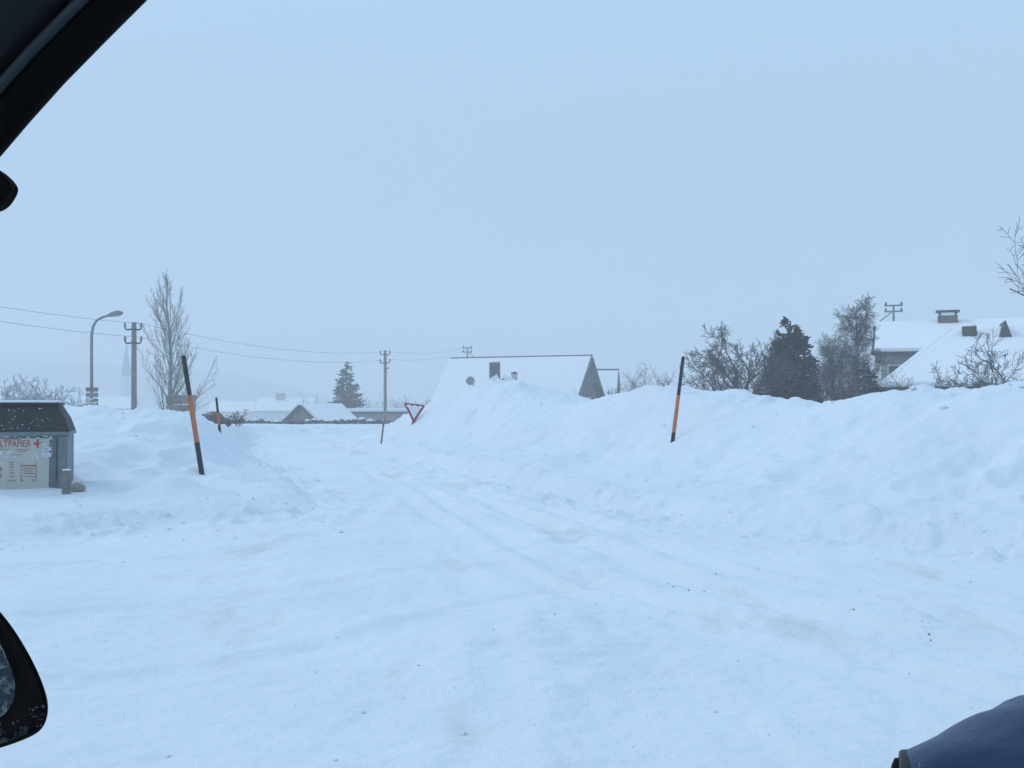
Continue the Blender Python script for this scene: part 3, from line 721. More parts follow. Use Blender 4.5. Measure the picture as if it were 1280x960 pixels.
for i, lv in ((0,'upper'), (2,'lower')):
    for k, sd_ in ((1,'right'),):
        wire(t1[i+k], t2[i+k], .55, f'{lv} overhead wire between the two wooden poles')
        e = P(-330, 322 if i == 0 else 343, 29)+Vector((.5*k,.2,0))
        wire(t1[i+k], e, .25, f'{lv} overhead wire from lamp-side pole to the left edge')
    wire(t2[i+1], ROOF_STAND_TOP+Vector((-.3, 0, -.25*i/2-.02)), .3, f'{lv} overhead wire from the farther pole to the roof mast')
# the next pole of the line, left of the picture
power_pole('wooden utility pole of the line beyond the left edge', -330, 29, 306, .30)

lx, lY = XZ(114.5, 42), 42
lz = H(lx, lY); lamp = thing('street_lamp', 'curved grey street lamp at left behind the snow bank', 'street lamp', (lx, lY, lz))
cur = [(114.5,440),(114.6,418),(116.5,408),(120.5,401),(127,397),(135,394.5)]
b = MB(); b.tube([(lx,lY,lz-.5)] + [P(px,py,lY) for px, py in cur], [.075,.06,.058,.056,.052,.05,.045], 10); lp = b.build('pole', STEEL, lamp, smooth=True)
b = MB(); b.tube([P(135,394.5,lY), P(140,393,lY), P(148,391.5,lY), P(153.5,391.2,lY)], [.05,.11,.12,.05], 10, flat=.9); b.build('lamp_head', STEEL, lamp, smooth=True)
b = MB(); b.tube([P(139,394.6,lY), P(148,393.4,lY)], [.07,.08], 8); b.build('lamp_glass', mat('lamp_glass', (.55,.56,.52), .3), lamp, smooth=True)
sg = thing('sign_stack', 'stack of four grey sign panels on the street lamp pole', 'sign', (lx, lY-.15, lz))
b = MB(); b.tube([(lx+.03,lY-.14,lz-.3),(lx+.03,lY-.14,P(0,484,lY).z)], .03, 8); b.build('post', STEEL, sg)
for k, (a, c) in enumerate([(484.3,489.6),(491,496.4),(497.8,502.4),(503.6,508.6)]):
    b = MB(); b.box(XZ(110,lY), XZ(125,lY), lY-.21, lY-.18, P(0,c,lY).z, P(0,a,lY).z)
    b.build('sign_panel', [mat('sign_brown', (.17,.14,.12), .7, var=.3), mat('sign_grey', (.20,.22,.22), .7, var=.3), mat('sign_olive', (.20,.19,.15), .7, var=.3)][k % 3], sg)
# board of planks behind the left bank
bY = 46.0
nb = thing('notice_board', 'grey-brown plank notice board behind the leaning left snow pole', 'board', (XZ(226,bY), bY, H(XZ(226,bY), bY)))
for j, (a, c) in enumerate(((494,505),(506.2,516),(517,523))):
    for i, (u0, u1) in enumerate(((207.5,225.3),(225.9,244.5))):
        b = MB(); b.box(XZ(u0,bY), XZ(u1,bY), bY-.03*(i+1), bY+.03, P(0,c,bY).z, P(0,a,bY).z); b.build('plank', mat('board_brown', (.19,.17,.155), .85, var=.3) if (i+j) % 2 == 0 else mat('board_grey', (.22,.215,.205), .85, var=.25), nb)
for u in (211, 241):
    b = MB(); b.box(XZ(u,bY)-.05, XZ(u,bY)+.05, bY+.033, bY+.13, -.6, P(0,496,bY).z); b.build('post', POLEWOOD, nb)

# ------------------------------------------------------------------ stone wall on the far side of the cross road
rg = random.Random(12); wallY = 50.2
sw = thing('stone_wall', 'low dark rubble wall with snowy top across the far side of the road', 'wall', (XZ(380,wallY), wallY, 0))
xw = XZ(286, wallY); k = 0
GR = mat('dark_stone', (.085,.085,.085), .9, col2=(.15,.15,.145), vscale=5)
while xw < XZ(560, wallY):
    ws = rg.uniform(.28, .6); hgt = rg.uniform(.22, .34); zc = P(0, 527.2, wallY).z - .05 + rg.uniform(-.05, .05)
    for lay in (0, 1):
        b = MB(); b.blob((xw+ws/2+.1*lay, wallY+rg.uniform(-.06,.06), zc-.27*lay), ws*.56, .26, hgt*.6, 200+k*2+lay, .18, 8, 5); st = b.build('stone', GR, sw)
    if rg.random() < .6:
        b = MB(); b.blob((xw+ws/2, wallY, zc+hgt*.50), ws*.42, .2, .07, 400+k, .2, 8, 4); b.build('snow_cap', M_SNOW, sw, smooth=True)
    xw += ws; k += 1

# ------------------------------------------------------------------ boulder, snow poles, stake, yield sign
bx_ = XZ(266, 29.5); bo = thing('boulder', 'brown boulder beside the third snow pole', 'boulder', (bx_, 29.5, H(bx_,29.5)))
b = MB(); c = P(266, 526, 29.5); b.blob(c, .40, .35, .27, 5, .22, 14, 10); b.build('rock', mat('brown_rock', (.17,.135,.11), .9, col2=(.10,.085,.075), vscale=4, bump=.4, bscale=8, snow=.35, snow_dir=.8), bo, smooth=True)
b = MB(); b.blob(c+Vector((.36,.1,-.06)), .15,.15,.13, 8, .2, 12, 8); b.build('rock', mat('rust_rock', (.17,.10,.075), .9, col2=(.10,.08,.07), vscale=5), bo, smooth=True)
BLK = mat('pole_black', (.022,.024,.03), .6, var=.3, vscale=8, spec=.3); ORG = mat('pole_orange', (.60,.18,.065), .65, col2=(.42,.15,.08), vscale=14, bump=.2, bscale=60)
def snow_pole(label, top, bot, Y, stops, r):
    Y = ground_hit(*bot); print('pole', Y); r = r*Y/F
    a = P(*top, Y); z_ = P(*bot, Y); d = (a - z_)
    t = thing('snow_pole', label, 'snow pole', z_, 'black and orange snow poles')
    ys_ = [top[1]] + stops + [bot[1]]
    for i in range(3):
        f0 = (ys_[i]-top[1])/(bot[1]-top[1]); f1 = (ys_[i+1]-top[1])/(bot[1]-top[1])
        if i == 2: f1 += .25
        rr = r*(.92 if i == 0 else 1.0)
        b = MB(); p0 = a.lerp(z_, f0); p1 = a.lerp(z_, f1)
        if f1 > 1: p1 = z_ - d*(f1-1)
        b.tube([p0, p1], [rr*(.94+.06*f0), rr*(.94+.06*min(f1,1))], 14); b.build('pole_band', BLK if i != 1 else ORG, t, smooth=False)
    b = MB(); b.tube([a, a+d.normalized()*.012, a+d.normalized()*.02], [r*.92, r*.8, r*.3], 12); b.build('cap', BLK, t)
# depths: where the foot meets the bank
snow_pole('nearest black and orange snow pole leaning left before the snow bank', (229.5,446), (252,590), 14.6, [494,553], 3.3)
snow_pole('black and orange snow pole leaning right on the right-hand bank', (854,447), (841.5,546), 20.5, [494,540.5], 2.5)
snow_pole('small distant black and orange snow pole beside the brown boulder', (270.5,498), (275.5,546), 27.5, [516,531], 1.7)
kY = ground_hit(476.5,554); a = P(479.5,529,kY); c = P(476.5,554,kY); d = (c-a)
b = MB(); b.tube([a, c+d*.5], .022, 8); b.tube([a-d*.01, a+d*.12], .027, 8); o = b.build('marker_stake', mat('stake_grey', (.16,.15,.15), .8, var=.3)); tag(o, 'thin dark stake leaning in the snow left of the yield sign', 'stake'); rebase(o, c)

yY = ground_hit(515,532)-.1; print('sign', yY); ys_ = thing('yield_sign', 'red and white yield triangle sticking out of the snow bank', 'road sign', P(516,534,yY))
tri = [Vector((504.5,503.5,0)), Vector((532,506.5,0)), Vector((517,529.5,0))]
cen = sum(tri, Vector())/3
def tp(v, k, dy): q = cen + (v-cen)*k; return P(q.x, q.y, yY) + Vector((0, dy, 0))
def rounded(k, dy, cut=.09):
    o_ = []
    for i in range(3):
        v = tri[i]; p = tri[(i-1)%3]; n_ = tri[(i+1)%3]
        for q in (v.lerp(p, cut), v.lerp(p, cut*.35)*.5 + v.lerp(n_, cut*.35)*.5, v.lerp(n_, cut)): o_.append(tp(q, k, dy))
    return o_
outer = rounded(1.0, 0); inner = rounded(.66, 0, .05); n9 = 9
b = MB(); b.add(outer + inner + [p+Vector((0,.03,0)) for p in outer] + [p+Vector((0,.03,0)) for p in inner],
    [(i,(i+1)%9,9+(i+1)%9,9+i) for i in range(9)] + [(18+i,27+i,27+(i+1)%9,18+(i+1)%9) for i in range(9)] + [(i,18+i,18+(i+1)%9,(i+1)%9) for i in range(9)])
b.build('red_border', mat('sign_red', (.33,.035,.04), .5, col2=(.26,.04,.05), vscale=6), ys_)
b = MB(); b.prism(rounded(.655, .006, .05), (0,0,0), (0,.012,0)); b.build('white_panel', mat('sign_white', (.78,.80,.82), .5), ys_)
b = MB(); b.prism(rounded(.97, .034), (0,0,0), (0,.006,0)); b.build('back_plate', STEEL, ys_)
b = MB(); b.tube([P(519,508,yY)+Vector((0,.075,0)), P(514.5,536,yY)+Vector((0,.075,0)), P(508,575,yY)+Vector((0,.075,0))], .032, 8); b.build('post', STEEL, ys_, smooth=True)
sn = MB(); 
for q, s_ in ((.25,.9),(.5,1.1),(.75,.8)):
    v = tri[0].lerp(tri[1], q) + Vector((0, 3.3, 0)); sn.blob(P(v.x, v.y, yY)+Vector((0,-.005,0)), .085*s_, .02, .035, int(q*100), .2, 8, 5)
sn.build('snow_patch', M_SNOW, ys_, smooth=True)

# ------------------------------------------------------------------ paper container
cY = 12.6; xr = XZ(84.5, cY); xlft = xr - 1.55; zl = P(0,539.5,cY).z; zt = P(0,503.5,cY).z; zb0 = .05
CM = mat('container_metal', (.20,.225,.24), .6, metal=.15, col2=(.14,.165,.18), vscale=5, bump=.15, bscale=15)
CMF = mat('frosted_metal', (.20,.225,.24), .7, col2=(.55,.60,.64), vscale=9)
LID = mat('container_lid', (.012,.016,.017), .7, col2=(.03,.034,.034), vscale=6, snow=.0, bump=.2, bscale=12)
pc = thing('paper_container', 'grey steel waste paper container with dark lid and cream poster', 'container', (xr, cY, zb0))
dp = 1.05
b = MB(); b.box(xlft+.05, xr-.10, cY, cY+dp, zb0, zl-.03); b.build('body', CM, pc)
for xc in (xlft+.0, xr-.115):
    b = MB(); b.box(xc, xc+.115, cY-.035, cY+dp+.035, zb0-.03, zl-.05); b.build('corner_post', CM, pc, bevel=.012)
b = MB(); b.box(xlft-.03, xr+.03, cY-.06, cY+dp+.06, zl-.045, zl); b.build('rim', CM, pc, bevel=.01)
b = MB(); prof = [(xlft-.02,zl+.003),(xr+.022,zl+.003),(xr-.03,zl+.16),(xr-.12,zt-.03),(xlft+.12,zt-.03),(xlft+.03,zl+.16)]
b.add([(x,cY-.045+ .16*((z-zl)/(zt-zl)), z) for x,z in prof] + [(x,cY+dp+.045-.16*((z-zl)/(zt-zl)), z) for x,z in prof],
      [(0,1,2,5),(5,2,3,4),(11,8,7,6),(10,9,8,11),(0,6,7,1),(1,7,8,2),(2,8,9,3),(3,9,10,4),(4,10,11,5),(5,11,6,0)])
lo = b.build('lid', LID, pc)
b = MB(); b.box(xlft+.08, xr-.10, cY+.06, cY+dp-.06, zt-.029, zt+.0); b.build('lid_edge', LID, lo, bevel=.008)
b = MB(); b.box(xlft+.10, xr-.13, cY+.075, cY+dp-.09, zt+.002, zt+.03); b.build('snow_cap', M_SNOW, lo, bevel=.01)
rg = random.Random(3); b = MB()
for k in range(45):
    x = rg.uniform(xlft+.2, xr-.15); f = rg.uniform(.1,.9); z = zl + f*(zt-.03-zl); y = cY-.045+.16*((z-zl)/(zt-zl))
    b.blob((x,y-.002,z), rg.uniform(.003,.010), .004, rg.uniform(.002,.005), k, .3, 6, 4)
b.build('snow_flecks', M_SNOW, lo)['kind'] = 'stuff'
# poster
pcc, pcs = math.cos(R(19)), math.sin(R(19))
def pr(px, py, dy):
    a = (px-640)/F; d = (xr - a*cY)/(pcc - a*pcs); Yr = cY - d*pcs
    return Vector((xr-d, cY-dy, EYE-(py-HOR)*Yr/F))
PAPER = mat('poster_cream', (.52,.50,.42), .7, col2=(.47,.47,.43), vscale=3)
RED = mat('print_red', (.42,.06,.045), .7, col2=(.36,.09,.07), vscale=8)
b = MB(); b.prism([pr(-62,616,.006), pr(61,616,.006), pr(62,548,.006), pr(-62,548,.006)], (0,0,0), (0,-.008,0)); po = b.build('poster', PAPER, pc)
def bar(px0, px1, py0, py1, d=.018): 
    b_ = MB(); b_.prism([pr(px0,py1,d), pr(px1,py1,d), pr(px1,py0,d), pr(px0,py0,d)], (0,0,0), (0,.003,0)); return b_
def text(s_, px, py, hpx, wpx=None):
    cu = bpy.data.curves.new('print', 'FONT'); cu.body = s_; cu.size = 1; cu.offset = .012
    o_ = bpy.data.objects.new('lettering', cu); C.objects.link(o_)
    me = bpy.data.meshes.new_from_object(o_.evaluated_get(bpy.context.evaluated_depsgraph_get())); bpy.data.objects.remove(o_)
    co = np.zeros(len(me.vertices)*3); me.vertices.foreach_get('co', co); co = co.reshape(-1,3)
    mn, mxx = co.min(0), co.max(0); hh = hpx*cY/F; kz = hh/(mxx[1]-mn[1]); kx = (pr(px+wpx,py,0).x-pr(px,py,0).x)/(mxx[0]-mn[0])
    o0 = pr(px, py, .0165)
    for v in me.vertices: x, z = v.co.x, v.co.y; v.co = (o0.x+(x-mn[0])*kx, o0.y, o0.z+(z-mn[1])*kz)
    me.transform(PINV(po)); me.materials.append(RED)
    q = bpy.data.objects.new('lettering', me); C.objects.link(q); q.parent = po
text('ALTPAPIER', -6.5, 559.0, 8.2, 45.5)
b = MB(); 
b.prism([pr(46.0,560,.0165),pr(48.6,560,.0165),pr(48.6,548.8,.0165),pr(46.0,548.8,.0165)],(0,0,0),(0,.003,0))
b.prism([pr(42.2,556,.0168),pr(52.4,556,.0168),pr(52.4,552.8,.0168),pr(42.2,552.8,.0168)],(0,0,0),(0,.003,0))
b.build('red_cross', RED, po)
PR2 = mat('print_faded_red', (.42,.20,.16), .8, var=.2, vscale=20)
pm = MB()
for args in ((5,27,548.6,549.6),(0,11,561.5,562.4),(19,38,561.3,562.2),(22,34,563.6,564.6),(-20,-3,562,563),(14,27,568.2,569),
             (12,18,577,578),(12,17,580,581),(12.5,18,583.5,584.5),(12,17,587,588),(12,18,590.5,591.5),(12,18,595,596),(9.5,20,600,601),
             (26,45.5,581,583),(26,26.7,578,602),(44.8,45.5,578,602),(29,43,585,586),(29,41,588,589),(29,43,591,592),(26,45,595,595.7),(27,29,599,601.5),(40,42,599,601.5),
             (-26,2.8,584,588.5),(-26,2.2,592,597)):
    q = bar(*args); pm.add(q.v, q.f)
pm.build('printed_lines', PR2, po)['kind'] = 'stuff'
fr = MB(); rg = random.Random(8)    # wind-packed frost over the poster's upper and right edge
for k in range(150):
    px = rg.uniform(-50, 66); py = 541.5 + abs(rg.gauss(0, 2.2)) + (0 if px < 52 else rg.uniform(0, 26))
    fr.blob(pr(px, py, .016), rg.uniform(.012,.04), .008, rg.uniform(.005,.012), k, .35, 7, 5)
for k in range(45):
    px = rg.uniform(-30, 20) if k < 20 else rg.uniform(40, 62); py = rg.gauss(567,2.5) if k < 20 else rg.gauss(570, 4)
    fr.blob(pr(px, py, .016), rg.uniform(.01,.03), .005, rg.uniform(.006,.014), 100+k, .35, 7, 5)
fr.build('packed_snow', mat('frost', (.62,.66,.70), .8, bump=.5, bscale=40), pc, smooth=True)['kind'] = 'stuff'
b = MB(); b.box(XZ(72,cY), XZ(73.2,cY), cY-.045, cY-.036, P(0,600,cY).z, zl-.06); b.build('seam', DARKMETAL, pc)

pc.rotation_euler.z = R(19)
# squared post in front of the container, grey rock beside it
pY = 12.1; b = MB(); b.box(XZ(77,pY), XZ(86,pY), pY, pY+.07, -.1, P(0,588.5,pY).z)
o = b.build('short_post', mat('post_grey', (.20,.205,.20), .8, col2=(.14,.13,.13), vscale=8), bevel=.004); tag(o, 'short squared grey post in front of the paper container', 'post'); rebase(o, (XZ(81,pY), pY, H(XZ(81,pY),pY)))
b = MB(); b.box(XZ(77.3,pY), XZ(85.7,pY), pY+.004, pY+.066, P(0,588.5,pY).z+.002, P(0,587,pY).z+.004); q = b.build('snow_cap', M_SNOW, o, bevel=.004)
b = MB(); c = P(96, 610, 12.4); b.blob(c, .10, .10, .085, 17, .25, 12, 8); o = b.build('small_rock', mat('pale_rock', (.34,.32,.30), .9, col2=(.24,.22,.2), vscale=9, snow=.6, snow_dir=.6), smooth=True); tag(o, 'small grey lump of rock right of the short post', 'rock'); rebase(o, c-Vector((0,0,.08)))
b = MB(); b.tube([P(39,482,38), P(43,486,38), P(47,493,38), P(50,499,38), P(51,512,38)], [.012,.02,.035,.05,.05], 6); b.tube([P(43,486,38), P(38,479,38), P(30,477,38)], [.016,.012,.008], 5); o = b.build('dead_branch', BARK); tag(o, 'dark broken branch poking out of frosted bushes above the container', 'branch'); rebase(o, P(51,512,38))

# ------------------------------------------------------------------ crumbs of snow and grit
rg = random.Random(77)
def scatter(name, pts, m, label, cat):
    b = MB(); xs_ = np.array([p[0] for p in pts]); ys2 = np.array([p[1] for p in pts]); zz, _ = terrain(xs_, ys2)
    for (x, y, s_), z in zip(pts, zz):
        vs = []; fs = [(0,1,2),(0,2,3),(0,3,4),(0,4,1),(5,2,1),(5,3,2),(5,4,3),(5,1,4)]
        for d in ((0,0,1),(1,0,0),(0,1,0),(-1,0,0),(0,-1,0),(0,0,-1)):
            k = s_*rg.uniform(.6,1.25); vs.append((x+d[0]*k+rg.gauss(0,s_*.2), y+d[1]*k+rg.gauss(0,s_*.2), z+d[2]*k*.7+s_*.25))
        b.add(vs, fs)
    o_ = b.build(name, m); o_['kind'] = 'stuff'; o_['label'] = label; o_['category'] = cat
pts = []
teL = smooth_pl(POLY['L'][1][:, :2], 8); teR = smooth_pl(POLY['R'][1][:, :2], 8)
for pl, nn in ((teL, 300), (teR, 120)):
    for _ in range(nn):
        p = pl[rg.randrange(len(pl))]; q = (p[0]+rg.gauss(0,.7), p[1]+rg.gauss(.2,.8))
        if 4 < q[1] < 40 and abs(q[0]) < 14: pts.append((*q, abs(rg.gauss(.010,.010))+.005))
for k, cr in enumerate((POLY['L'][0], POLY['R'][0])):
    cs = smooth_pl(cr[:, :2], 8)
    for _ in range(35):
        p = cs[rg.randrange(len(cs))]; q = (p[0]+rg.gauss(0,.8), p[1]+rg.gauss(-.8,1.0)); pts.append((*q, abs(rg.gauss(.02,.025))+.01))
for _ in range(220):
    y = rg.uniform(3.5, 16); x = rg.uniform(-.5, .5)*y
    pts.append((x, y, abs(rg.gauss(.004,.004))+.002))
scatter('snow_crumbs', pts, M_BANK, 'loose crumbs of ploughed snow along the banks and road', 'snow')
pts = []
for i, p in enumerate(TRK[:3]):
    for _ in range(12):
        q = p[rg.randrange(len(p))]; pts.append((q[0]+rg.gauss(0,.22), q[1]+rg.gauss(0,.22), rg.uniform(.003,.008)))
for px, py in ((678,629),(720,641),(860,735),(872,738),(885,741),(840,728),(1165,788),(1160,795),(1068,768),(1215,818),(1240,822),(978,734),(1202,683),(840,634),(900,722),(955,712)):
    y = EYE*F/(py-HOR)
    for _ in range(2): pts.append((XZ(px,y)+rg.gauss(0,.03), y+rg.gauss(0,.05), rg.uniform(.004,.009)))
pts = [p for p in pts if 3 < p[1] < 20]
scatter('grit', pts, mat('grit', (.12,.11,.105), .9), 'dark specks of grit lying on the packed snow', 'grit')

# ------------------------------------------------------------------ the car the picture is taken from
car = thing('car', 'dark car interior with window pillar and frosted door mirror framing the view', 'car', (.1, .25, 0))
CBLK = mat('seal_black', (.003,.003,.004), .8, spec=.05); CTRIM = mat('trim_plastic', (.010,.014,.017), .6, spec=.4, bump=.1, bscale=200)
CPAINT = mat('car_paint', (.03,.035,.05), .3, coat=.5); CSEAT = mat('seat_fabric', (.03,.032,.036), .9, bump=.2, bscale=150)
pY2 = .92
edge = [(-760,985),(-300,500),(-80,277),(0,192),(34,152),(78,103),(130,50),(182,-2),(250,-62),(330,-112)]
ctr = []
for i, (px, py) in enumerate(edge):
    a = Vector(edge[max(i-1,0)]); c = Vector(edge[min(i+1,len(edge)-1)]); d = (c-a).normalized(); nrm = Vector((d.y, -d.x))  # up-left in the picture
    if nrm.x > 0: nrm = -nrm
    ctr.append((px, py, nrm))
def band(off, r, Y, flat=1.0, extra=True):
    pts = [P(px+n.x*off, py+n.y*off, Y) for px, py, n in ctr]
    if extra: pts += [Vector((.15, Y-.03, pts[-1].z+.03)), Vector((1.1, Y-.03, pts[-1].z+.03)), Vector((1.8, Y-.03, pts[-1].z-.06))]
    return MB().tube(pts, r, 14)
k_ = pY2/F
band(25, 25*k_, pY2).build('window_seal', CBLK, car, smooth=True)
band(55, 7*k_, pY2-.02).build('trim_highlight', mat('trim_highlight', (.04,.055,.066), .5), car, smooth=True)  # thin paler strip: the highlight along the pillar trim, put into the colour
band(128, 70*k_, pY2-.01).build('pillar_trim', CTRIM, car, smooth=True)
band(235, 60*k_, pY2+.06).build('pillar', CPAINT, car, smooth=True)
# visor turned towards the side window, only its rounded corner shows
b = MB(); oc = []
for px, py in chaikin([(-330,560),(-60,266),(-12,264),(6,258),(17,242),(20,232),(13,222),(2,212),(-20,200),(-60,222),(-330,470)]):
    oc.append(P(px-5, py, .84))
b.prism(oc, (0,0,0), (0,.012,0)); b.build('sun_visor', CBLK, car)
# roof, floor, doors, dashboard, seat, wheels
zr = 1.71
b = MB(); b.add([(-.18,-.5,zr-.03),(-.18,.92,zr-.03),(1.9,.92,zr-.03),(1.9,-.5,zr-.03),(-.18,-.45,zr+.04),(-.18,.88,zr+.04),(1.9,.88,zr+.04),(1.9,-.45,zr+.04)],
    [(0,1,2,3),(7,6,5,4),(0,4,5,1),(1,5,6,2),(2,6,7,3),(3,7,4,0)]); b.build('roof', CPAINT, car)
for Ys, sg_ in ((1.0, 1), (-.58, -1)):
    b = MB(); b.box(-1.0, .95, min(Ys,Ys+.06*sg_), max(Ys,Ys+.06*sg_), .28, .86); dr = b.build('door', CPAINT, car, bevel=.015)
    b = MB(); b.box(.7, .86, min(Ys+.06*sg_,Ys+.10*sg_), max(Ys+.06*sg_,Ys+.10*sg_), .76, .79); b.build('handle', DARKMETAL, dr, bevel=.008)
    b = MB(); b.box(-2.0, -1.02, min(Ys,Ys+.05*sg_), max(Ys,Ys+.05*sg_), .55, .80); b.build('fender', CPAINT, car, bevel=.015)
    b = MB(); b.box(.97, 2.0, min(Ys,Ys+.05*sg_), max(Ys,Ys+.05*sg_), .5, .86); b.build('rear_panel', CPAINT, car, bevel=.015)
    b = MB(); b.tube([(1.15,Ys-.02*sg_,.85),(1.2,Ys-.05*sg_,1.3),(1.25,Ys-.09*sg_,zr-.02)], .05, 8); b.build('rear_pillar', CPAINT, car)
    for xw in (-1.5, 1.5):
        c = Vector((xw, Ys-.02*sg_, .31))
        b = MB(); n_ = 24
        prof = [(.19,-.09),(.29,-.095),(.31,-.07),(.31,.07),(.29,.095),(.19,.09)]
        vs = [(c.x+r_*math.cos(2*math.pi*j/n_), c.y+dy, c.z+r_*math.sin(2*math.pi*j/n_)) for r_, dy in prof for j in range(n_)]
        b.add(vs, [(k*n_+j, k*n_+(j+1)%n_, ((k+1)%6)*n_+(j+1)%n_, ((k+1)%6)*n_+j) for k in range(6) for j in range(n_)])
        wo = b.build('tyre', mat('rubber', (.02,.02,.02), .9), car, smooth=True)
        b = MB(); b.tube([c-Vector((0,.07,0)), c+Vector((0,.07,0))], .188, 20); b.build('rim', STEEL, wo)
b = MB(); b.box(-2.1, 2.0, -.52, .94, .24, .30); b.build('floor', CTRIM, car)
b = MB(); b.box(-2.05, -1.1, -.50, .93, .80, .86); b.build('bonnet', CPAINT, car, bevel=.03)
b = MB(); b.box(-1.05, -.62, -.50, .93, .62, .86); b.build('dashboard', CTRIM, car, bevel=.04)
b = MB(); b.box(.30, .85, .40, .92, .34, .52); se = b.build('seat', CSEAT, car, bevel=.05)
b = MB(); b.add([(.83,.42,.5),(.98,.42,.5),(1.12,.45,1.08),(.98,.45,1.08),(.83,.90,.5),(.98,.90,.5),(1.12,.87,1.08),(.98,.87,1.08)],
    [(0,1,2,3),(7,6,5,4),(0,4,5,1),(1,5,6,2),(2,6,7,3),(3,7,4,0)]); b.build('backrest', CSEAT, se, bevel=.04)
b = MB(); b.box(1.04,1.14,.54,.78,1.10,1.28); b.build('headrest', CSEAT, se, bevel=.03)
# door mirror: outline cast on the mirror's own plane
mc = P(-75, 845, 1.16); mn = Vector((.55,-.83,0)).normalized()
def on_mirror(px, py):
    d = Vector(((px-640)/F, 1, -(py-HOR)/F)); o_ = Vector((0,0,EYE)); t = (mc-o_).dot(mn)/d.dot(mn); return o_ + d*t
mo = [(-60,728),(-20,742),(0,764),(17,785),(34,812),(48,840),(57,864),(60.5,882),(58,900),(50,913),(36,921),(18,928),(0,934),(-40,944),(-110,950),(-170,940),(-196,905),(-205,850),(-195,780),(-165,740),(-110,726)]
mg = [(-70,760),(-35,772),(-12,788),(2,806),(12,828),(20,850),(22,868),(18,884),(8,897),(-8,907),(-45,917),(-110,920),(-150,912),(-168,885),(-174,845),(-165,790),(-145,766),(-105,757)]
oc = [on_mirror(*q) for q in chaikin(mo)]; ctr_m = sum(oc, Vector())/len(oc)
b = MB(); n_ = len(oc); vs = []; layers = [(.0,.955),(.006,.99),(-.012,1.0),(-.05,.97),(-.085,.85),(-.11,.55)]
for off, k in layers: vs += [ctr_m + (p-ctr_m)*k + mn*off for p in oc]
fs = [(l*n_+i, l*n_+(i+1)%n_, (l+1)*n_+(i+1)%n_, (l+1)*n_+i) for l in range(len(layers)-1) for i in range(n_)] + [tuple((len(layers)-1)*n_+i for i in range(n_))]
gi = [on_mirror(*q) for q in chaikin(mg)]
b.add(vs, fs)
MHS = mat('mirror_housing', (.005,.004,.004), .6, spec=.2, bump=.15, bscale=150)
mo_ = b.build('door_mirror', MHS, car, smooth=True)
# bezel: ring between housing edge and glass
def ray_hit(poly_, c, d):
    best = None
    u = d.normalized(); v = mn.cross(u)
    for a, e in zip(poly_, poly_[1:]+poly_[:1]):
        ax_, ay_ = (a-c).dot(u), (a-c).dot(v); bx2, by2 = (e-c).dot(u), (e-c).dot(v)
        if (ay_ > 0) != (by2 > 0):
            t = ay_/(ay_-by2); xx = ax_+t*(bx2-ax_)
            if xx > 0: best = xx
    return c + u*(best or .05)
gc = sum(gi, Vector())/len(gi); N2 = 64
ro_, ri_ = [], []
for j in range(N2):
    a = 2*math.pi*j/N2; u = Vector((0,0,1)).cross(mn).normalized(); d = u*math.cos(a)*1.2 + Vector((0,0,1))*math.sin(a)
    ro_.append(ray_hit([ctr_m+(p-ctr_m)*.957 for p in oc], gc, d)); ri_.append(ray_hit(gi, gc, d))
b = MB(); b.add([p+mn*.001 for p in ro_] + [p.lerp(q,.25)+mn*.006 for p,q in zip(ro_,ri_)] + [p.lerp(q,.85)-mn*.004 for p,q in zip(ro_,ri_)] + [p-mn*.016 for p in ri_],
    [(l*N2+i, l*N2+(i+1)%N2, (l+1)*N2+(i+1)%N2, (l+1)*N2+i) for l in range(3) for i in range(N2)])
bzm = MHS.copy(); bzm.name = 'frosted_bezel'; bt = bzm.node_tree; bsd = bt.nodes['Principled BSDF']   # rime caught on the lower rim
bg_ = bt.nodes.new('ShaderNodeNewGeometry'); bn = bt.nodes.new('ShaderNodeTexNoise'); bn.inputs['Scale'].default_value = 55; bn.inputs['Detail'].default_value = 7; bn.inputs['Roughness'].default_value = .7
bt.links.new(bg_.outputs['Position'], bn.inputs['Vector']); bs = bt.nodes.new('ShaderNodeSeparateXYZ'); bt.links.new(bg_.outputs['Position'], bs.inputs[0])
bz = bt.nodes.new('ShaderNodeMapRange'); bz.inputs[1].default_value = on_mirror(30,885).z; bz.inputs[2].default_value = on_mirror(30,925).z; bz.inputs[3].default_value = -.25; bz.inputs[4].default_value = .16
bt.links.new(bs.outputs['Z'], bz.inputs[0]); ba = bt.nodes.new('ShaderNodeMath'); bt.links.new(bn.outputs['Fac'], ba.inputs[0]); bt.links.new(bz.outputs[0], ba.inputs[1])
br = bt.nodes.new('ShaderNodeMapRange'); br.inputs[1].default_value = .52; br.inputs[2].default_value = .72; bt.links.new(ba.outputs[0], br.inputs[0])
bm_ = bt.nodes.new('ShaderNodeMix'); bm_.data_type = 'RGBA'; bm_.inputs['A'].default_value = (.005,.004,.004,1); bm_.inputs['B'].default_value = (.26,.31,.34,1)
bt.links.new(br.outputs[0], bm_.inputs['Factor']); bt.links.new(bm_.outputs['Result'], bsd.inputs['Base Color'])
b.build('bezel', bzm, mo_, smooth=True)
mgm = bpy.data.materials.new('frosted_mirror'); mgm.use_nodes = True; t_ = mgm.node_tree; bb = t_.nodes['Principled BSDF']
tc = t_.nodes.new('ShaderNodeTexCoord'); nn = t_.nodes.new('ShaderNodeTexNoise'); nn.inputs['Scale'].default_value = 70; nn.inputs['Detail'].default_value = 8; nn.inputs['Roughness'].default_value = .65; nn.inputs['Distortion'].default_value = .8
t_.links.new(tc.outputs['Object'], nn.inputs['Vector']); cr_ = t_.nodes.new('ShaderNodeValToRGB')
